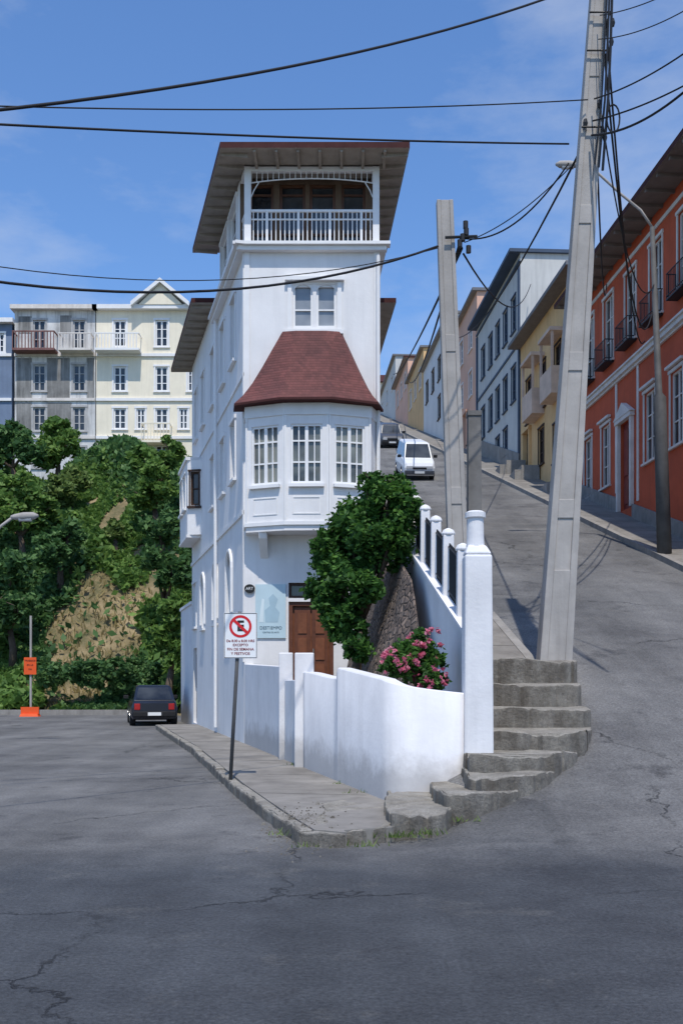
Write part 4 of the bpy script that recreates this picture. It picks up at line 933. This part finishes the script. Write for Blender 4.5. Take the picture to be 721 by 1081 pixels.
# ---------------------------------------------------------------- hill houses
def hx(px): return (px-CX)/FPX*70
def hz(py): return EYE+(HY-py)/FPX*70
def hillhouse(name,label,pxa,pxb,pyt,wm_,wins,Yd=70,balc=None,gable=None,roofm=GREYROOF,fm=None,cornice=TRIM):
    F=Frame((hx(pxa),Yd),(hx(pxb),Yd)); T=Thing(name,label,'house',(hx(pxa),Yd,hz(515)))
    mb=MB(); hs=[(hx(x)-w/15/2-hx(pxa),hx(x)+w/15/2-hx(pxa),hz(b),hz(a)) for x,w,a,b in wins]
    zt=hz(pyt); mb.facade(F,0,F.L,hz(560),zt,hs)
    x0,x1=hx(pxa),hx(pxb)
    mb.poly([(x0,Yd,hz(560)),(x0,Yd,zt),(x0,Yd+10,zt),(x0,Yd+10,hz(560))]); mb.poly([(x1,Yd,hz(560)),(x1,Yd+10,hz(560)),(x1,Yd+10,zt),(x1,Yd,zt)]); mb.poly([(x0,Yd+10,hz(560)),(x0,Yd+10,zt),(x1,Yd+10,zt),(x1,Yd+10,hz(560))])
    T.part('wall',mb,wm_)
    for h in hs: window(T,F,*h,nv=2,nh=3,trim=.12,fw=.1,mw=.05,fm=fm,gm=GLASS)
    mb=MB(); mb.fbox(F,-.2,F.L+.2,-10.2,.45,zt+.002,zt+.3,0); mb.hexa([(x0-.2,Yd-.4,zt+.301),(x1+.2,Yd-.4,zt+.301),(x1+.2,Yd+10,zt+.301),(x0-.2,Yd+10,zt+.301)],[(x0+1,Yd+4,zt+.8),(x1-1,Yd+4,zt+.8),(x1-1,Yd+6,zt+.8),(x0+1,Yd+6,zt+.8)],1)
    T.part('roof',mb,[cornice,roofm])
    for py in (375,422,462): T.fpart('string_course',F,(0,F.L,.003,.12,hz(py)-.1,hz(py)+.1),cornice)
    if balc:
        for (a,b,yt,ybm,mt) in balc:
            mb=MB(); ua,ub=hx(a)-x0,hx(b)-x0; z0,z1=hz(ybm),hz(yt)
            mb.fbox(F,ua,ub,.003,1.0,z0-.15,z0+.001); mb.fbox(F,ua,ub,.93,1.0,z1-.08,z1)
            for e in (ua,ub-.07): mb.fbox(F,e,e+.07,.01,.931,z1-.08,z1-.001)
            for t in np.arange(ua,ub,.22): mb.fbox(F,t,t+.06,.94,.99,z0,z1-.079)
            T.part('balcony',mb,mt)
    if gable:
        a,b,pt,pbm=gable; xa,xb,xm=hx(a),hx(b),hx((a+b)/2)
        mb=MB(); mb.hexa([(xa,Yd-.5,hz(pbm)),(xb,Yd-.5,hz(pbm)),(xm,Yd-.5,hz(pt))],[(xa,Yd+5,hz(pbm)),(xb,Yd+5,hz(pbm)),(xm,Yd+5,hz(pt))],1)
        d=.3
        mb.hexa([(xa-.5,Yd-.8,hz(pbm)-.2),(xm,Yd-.8,hz(pt)),(xm,Yd-.8,hz(pt)+d),(xa-.5,Yd-.8,hz(pbm)+d-.2)],[(xa-.5,Yd+5,hz(pbm)-.2),(xm,Yd+5,hz(pt)),(xm,Yd+5,hz(pt)+d),(xa-.5,Yd+5,hz(pbm)+d-.2)],0)
        mb.hexa([(xm,Yd-.8,hz(pt)),(xb+.5,Yd-.8,hz(pbm)-.2),(xb+.5,Yd-.8,hz(pbm)+d-.2),(xm,Yd-.8,hz(pt)+d)],[(xm,Yd+5,hz(pt)),(xb+.5,Yd+5,hz(pbm)-.2),(xb+.5,Yd+5,hz(pbm)+d-.2),(xm,Yd+5,hz(pt)+d)],0)
        T.part('gable',mb,[TRIM,wm_])
    return T
RUSTB=mat('rusty_balcony',(.20,.10,.09),.8,.3,2,.2)
WG=mat('grey_frames',(.42,.41,.40),.8,.2,2,.1)
DARKPL=mat('peeling_dark_plaster',(.20,.195,.185),.9,.4,.8,.3,8,.7,(.45,.44,.42))
T=hillhouse('weathered_house','weathered grey and white apartment house on the hill',16,101,328,WEATH,[(x,13,a,b) for x in (42,84) for a,b in ((338,368),(385,413),(430,455),(472,494))],balc=[(18,62,354,372,RUSTB),(66,100,356,372,TRIM2)],fm=WG,cornice=TRIM2)
F=Frame((hx(16),70),(hx(101),70)); x0=hx(16)
for (a,b,c,d) in ((18,34,378,420),(50,74,378,420),(64,76,333,352),(18,34,425,460),(50,76,425,460),(92,100,378,420),(20,34,334,352)):
    T.fpart('peeled_panel',F,(hx(a)-x0,hx(b)-x0,.002,.02,hz(d),hz(c)),DARKPL)
hillhouse('cream_house','cream apartment house with yellow gable on the hill',102,222,328,CREAM,[(x,13,a,b) for x in (127,171) for a,b in ((338,366),(387,413),(431,453),(470,492))]+[(x,9,431,453) for x in (149,194)]+[(203,9,387,413),(203,9,338,366),(149,9,470,492)],balc=[(104,150,356,372,TRIM),(152,182,450,468,CREAM)],gable=(148,194,302,324))
hillhouse('blue_house','dark blue house beside the weathered apartment building',-30,13,342,BLUEP,[(0,10,352,372),(-18,10,352,372)])
# ---------------------------------------------------------------- vegetation on the hillside
hb=pb
TR=[([hb(14,462,17,60),hb(34,474,15,59),hb(-8,480,18,60)],LEAF2,2600),
([hb(60,452,14,61),hb(72,468,14,60),hb(50,476,16,60)],LEAF,2600),
([hb(152,486,13,55),hb(180,478,15,55),hb(168,506,19,54),hb(150,524,13,54)],LEAF,4200),
([hb(78,508,13,58),hb(64,518,15,57)],LEAF3,2200),
([hb(20,520,21,54),hb(44,542,18,54),hb(0,545,20,53)],LEAF,3600),
([hb(74,566,14,52),hb(52,582,15,51)],LEAF2,2000),
([hb(12,606,22,48),hb(-8,640,24,47),hb(22,642,15,47)],LEAF2,3200),
([hb(172,556,17,48),hb(164,590,14,47),hb(184,605,17,47)],LEAF2,2800),
([hb(182,645,14,44),hb(174,672,12,44),hb(188,688,13,44)],LEAF,2000),
([hb(122,560,9,55)],LEAF3,700)]
for i,(bl,mt,n) in enumerate(TR):
    bx_=sum(b[0] for b in bl)/len(bl); by_=bl[0][1]; zb_=Hf(bx_,by_)
    tree((bx_,by_,min(zb_,min(b[2]-b[5]*.5 for b in bl))),bl,int(n*2.0),.28,mt,('broad dark green tree' if mt is LEAF2 else 'leafy mid green tree' if mt is LEAF else 'olive green tree')+' growing on the steep hillside',20+i,group='trees on the steep hillside')
r=np.random.default_rng(9); n=110000
X=r.uniform(-34,-4,n); Y=r.uniform(44.,69,n)
f=np.sin(X*.9+1.3)*np.cos(Y*.7)+.6*np.sin(X*.37+Y*.5)+.5*np.sin(X*2.1-Y*1.3)
pxx=X/Y*FPX
soil=((X+12.2-.1*(Y-49))/2.5)**2+((Y-49.0)/4.2)**2+.45*np.sin(X*2.3)*np.cos(Y*1.5)<1.0
keepg=(f>-1.3)&~(soil&(r.random(n)<.96))
for nm,mt,mk,lab,cat_ in (('undergrowth',LEAF2,keepg&(np.sin(X*.6+Y*.45)+r.normal(size=n)*.4>0),'tangled dark creepers covering the hillside','undergrowth'),('bushes',LEAF,keepg&(np.sin(X*.6+Y*.45)+r.normal(size=n)*.4<=0),'lighter green scrub covering the hillside','scrub'),('dry_grass',DRY,(soil&(r.random(n)<.22)),'dry straw coloured grass on the bare bank','grass')):
    x_,y_=X[mk],Y[mk]; m_=len(x_); f_=f[mk]
    hh=(.15+.65*np.clip(f_+.8,0,1.8)*r.random(m_)) if nm!='dry_grass' else .05+.10*r.random(m_)
    pos=np.stack([x_,y_,H(x_,y_)+hh],1)
    a=r.normal(size=(m_,3))
    if nm=='dry_grass': a[:,2]=abs(a[:,2])*2+1
    a/=np.linalg.norm(a,axis=1)[:,None]; b=np.cross(a,r.normal(size=(m_,3))); b/=np.linalg.norm(b,axis=1)[:,None]
    s=(.12+.18*r.random(m_))[:,None]; wd=.55 if nm!='dry_grass' else .18
    V=np.stack([pos-a*s,pos-b*s*wd,pos+a*s,pos+b*s*wd],1).reshape(-1,3)
    o=quads(nm,V,m_,mt); o['kind']='stuff'; o['label']=lab; o['category']=cat_
V=[hb(x,712+6*math.sin(x*.3),11+3*math.sin(x*1.7),44.6) for x in range(52,165,10)]
mo=leaf_mesh('hedge',[(v[0],v[1],v[2],v[3]*1.1,v[4],v[5]) for v in V],11000,.20,LEAF2,clumps=14,seed=31); mo['kind']='stuff'; mo['label']='low dark hedge at the foot of the hillside'; mo['category']='hedge'
mb=MB(); mb.box(-40,-8.2,43.6,43.85,-.1,.22); single('low_wall',mb,CONC,'low concrete edge at the foot of the hillside','wall',(-20,43.6,0))
T=Thing('roadwork_sign','orange roadwork sign and orange barrier foot on a thin post','sign',(P(33,715,42).x,42,0)); c=P(33,703,42)
mb=MB(); mb.tube([(c.x,42,0),(c.x,42,P(0,650,42).z)],.05,8); T.part('post',mb,POLE)
mb=MB(); mb.box(c.x-.26,c.x+.26,41.9,41.94,P(0,712,42).z,P(0,694,42).z); T.part('plate',mb,ORANGE)
mb=MB(); mb.taper((c.x,41.9,.0),(.8,.4),(c.x,41.9,.12),(.7,.3)); mb.box(c.x-.38,c.x+.38,41.86,41.92,.11,.4); T.part('barrier',mb,ORANGE)
for i,tx in enumerate(('TRABAJOS','EN LA','VIA')): text(T,tx,.10,(c.x,41.89,P(0,698,42).z-.18*i+.02),SIGNB)
# ---------------------------------------------------------------- vehicles
def quadinset(mb,q,f,off,mi=0):
    q=[Vector(p) for p in q]; c=sum(q,Vector())/4; n=(q[1]-q[0]).cross(q[3]-q[0]).normalized()
    mb.poly([p.lerp(c,f)+n*off for p in q],mi)
def vehicle(name,label,cat,loc,rot,paint,L,W,belt,roof,hood,cab,wb=.32,seed=0,group=None):
    T=Thing(name,label,cat,loc,group,rot,local=True)
    hl=L/2;hw=W/2
    st=[(-hl,.32,hood*.72,.86),(-hl+.08,.22,hood*.86,.95),(-hl+.35,.2,hood*.97,1.),(cab[0],.2,belt,1.),(0,.2,belt+.01,1.),(hl-.35,.2,belt,1.),(hl-.08,.24,belt*.97,.96),(hl,.34,belt*.88,.88)]
    mb=MB(); ring=[]
    for y,z0,z1,s in st:
        w=hw*s; ring.append([(-w*.92,y,z0),(-w,y,z0+.15),(-w*1.0,y,(z0+z1)/2+.08),(-w*.93,y,z1-.05),(-w*.86,y,z1),(w*.86,y,z1),(w*.93,y,z1-.05),(w,y,(z0+z1)/2+.08),(w,y,z0+.15),(w*.92,y,z0)])
    for a,b in zip(ring,ring[1:]):
        for i in range(10):
            j=(i+1)%10; mb.poly([a[i],b[i],b[j],a[j]])
    mb.poly(ring[0]); mb.poly(ring[-1][::-1])
    wb_,wt=hw*.88,hw*.74; y0,y1,y2,y3=cab
    Bq=[(-wb_,y0,belt-.02),(wb_,y0,belt-.02),(wb_,y3,belt-.02),(-wb_,y3,belt-.02)]; Tq=[(-wt,y1,roof-.05),(wt,y1,roof-.05),(wt,y2,roof-.05),(-wt,y2,roof-.05)]
    mb.hexa(Bq,Tq); Rq=[(-wt*.85,y1+.12,roof),(wt*.85,y1+.12,roof),(wt*.85,y2-.1,roof),(-wt*.85,y2-.1,roof)]; mb.hexa(Tq,Rq)
    T.part('body',mb,paint,bevel=.025)
    mb=MB(); quadinset(mb,[Bq[0],Bq[1],Tq[1],Tq[0]],.1,.006); T.part('windscreen',mb,GLASS)
    mb=MB(); quadinset(mb,[Bq[2],Bq[3],Tq[3],Tq[2]],.14,.006); T.part('rear_window',mb,GLASS)
    for sd in (0,1):
        b0,b1,t0,t1=(Bq[1],Bq[2],Tq[1],Tq[2]) if sd==0 else (Bq[3],Bq[0],Tq[3],Tq[0])
        b0,b1,t0,t1=map(Vector,(b0,b1,t0,t1))
        for f0,f1 in ((0,.5),(.5,1)):
            mb=MB(); quadinset(mb,[b0.lerp(b1,f0),b0.lerp(b1,f1),t0.lerp(t1,f1),t0.lerp(t1,f0)],.12,.006); T.part('side_window',mb,GLASS)
    for sx in (-1,1):
        for yy in (-hl+.72,hl-.7):
            mb=MB(); x=sx*(hw-.09); mb.tube([(x-.1*1,yy,.3),(x-.085,yy,.3),(x+.085,yy,.3),(x+.1,yy,.3)],[.26,wb-.01,wb-.01,.26],18); W_=T.part('wheel',mb,RUBBER)
            mb=MB(); mb.tube([(x+sx*.098,yy,.3),(x+sx*.106,yy,.3)],.17,14); T.part('hubcap',mb,CHROME,W_)
        mb=MB(); mb.box(sx*hw*.62-.14,sx*hw*.62+.14,-hl-.02,-hl+.06,hood*.58,hood*.58+.14); T.part('headlight',mb,HEAD,bevel=.02)
        mb=MB(); mb.box(sx*hw*.72-.1,sx*hw*.72+.1,hl-.05,hl+.015,belt*.62,belt*.62+.22); T.part('tail_light',mb,TAIL,bevel=.02)
        mb=MB(); mb.box(sx*(hw+.08)-.09,sx*(hw+.08)+.09,y0+.25,y0+.33,belt+.0,belt+.13); T.part('mirror',mb,RUBBER,bevel=.02)
    mb=MB(); mb.box(-hw*.9,hw*.9,-hl-.06,-hl+.08,.28,.46); T.part('bumper',mb,RUBBER if paint is not VANW else CARG,bevel=.03)
    mb=MB(); mb.box(-hw*.9,hw*.9,hl-.08,hl+.06,.32,.5); T.part('bumper',mb,RUBBER if paint is not VANW else CARG,bevel=.03)
    mb=MB(); mb.box(-.22,.22,-hl-.07,-hl-.059,.33,.43); T.part('number_plate',mb,SIGNW)
    mb=MB(); mb.box(-.22,.22,hl+.059,hl+.07,.36,.47); T.part('number_plate',mb,SIGNW)
    mb=MB(); mb.box(-hw*.42,hw*.42,-hl-.012,-hl+.03,hood*.56,hood*.66); T.part('grille',mb,RUBBER)
    return T
pt=math.atan(.305)
Yv=46.3; xv=(437-CX)/FPX*Yv
vehicle('delivery_van','small white panel van driving down the steep street','van',(xv,Yv,float(inc(Yv))),(pt,0,.06),VANW,3.6,1.48,.95,1.62,.9,(-1.15,-.6,1.72,1.78))
Yv=66.; vehicle('parked_car','dark car parked farther up the steep street','car',((411-CX)/FPX*Yv,Yv,float(inc(Yv))),(pt,0,.05),CARG,4.0,1.55,.9,1.45,.9,(-1.0,-.5,1.6,1.9))
vehicle('parked_car','dark hatchback parked at the kerb seen from behind','car',(-6.75,35.4,0.),(0,0,math.pi+.24),CARD,3.75,1.58,.88,1.38,.86,(-.95,-.35,1.25,1.8))
# ---------------------------------------------------------------- lighting
EL=62
sun_dir=Vector((.10,-1,0)).normalized()*math.cos(math.radians(EL))+Vector((0,0,math.sin(math.radians(EL))))
L=bpy.data.lights.new('sun','SUN'); L.energy=3.7; L.angle=math.radians(.5); L.color=(1,.945,.86)
lo=bpy.data.objects.new('sun',L); COL.objects.link(lo); lo.rotation_euler=sun_dir.to_track_quat('Z','Y').to_euler()
w=bpy.data.worlds.new('World'); scene.world=w; w.use_nodes=True; nt=w.node_tree; nt.nodes.clear()
out=nt.nodes.new('ShaderNodeOutputWorld'); bg=nt.nodes.new('ShaderNodeBackground'); sky=nt.nodes.new('ShaderNodeTexSky'); sky.sky_type='NISHITA'; sky.sun_disc=False
sky.sun_elevation=math.radians(EL); sky.sun_rotation=math.atan2(sun_dir.x,sun_dir.y); sky.air_density=1.2; sky.dust_density=.4; sky.ozone_density=3.0
tc=nt.nodes.new('ShaderNodeTexCoord')
cl=noise(nt,tc.outputs['Generated'],2.6,8,.6,(1,1,2.6))
clm=ramp(nt,cl,[(.46,0.),(.76,.55)])
base=mix(nt,1.,sky.outputs[0],(.72,.94,1.22),'MULTIPLY')
col=mix(nt,clm,base,(4.8,5.1,5.6))
nt.links.new(col,bg.inputs[0]); bg.inputs[1].default_value=.15; nt.links.new(bg.outputs[0],out.inputs[0])
cam=bpy.data.cameras.new('camera'); co=bpy.data.objects.new('camera',cam); COL.objects.link(co); co.location=(0,0,EYE); co.rotation_euler=(math.pi/2,0,0)
cam.sensor_fit='VERTICAL'; cam.sensor_height=36; cam.sensor_width=24; cam.lens=36*FPX/1081; cam.shift_y=(HY-540.5)/1081; cam.clip_end=2000; cam.clip_start=.05
scene.camera=co
scene.view_settings.view_transform='Standard'; scene.view_settings.look='None'; scene.view_settings.exposure=0
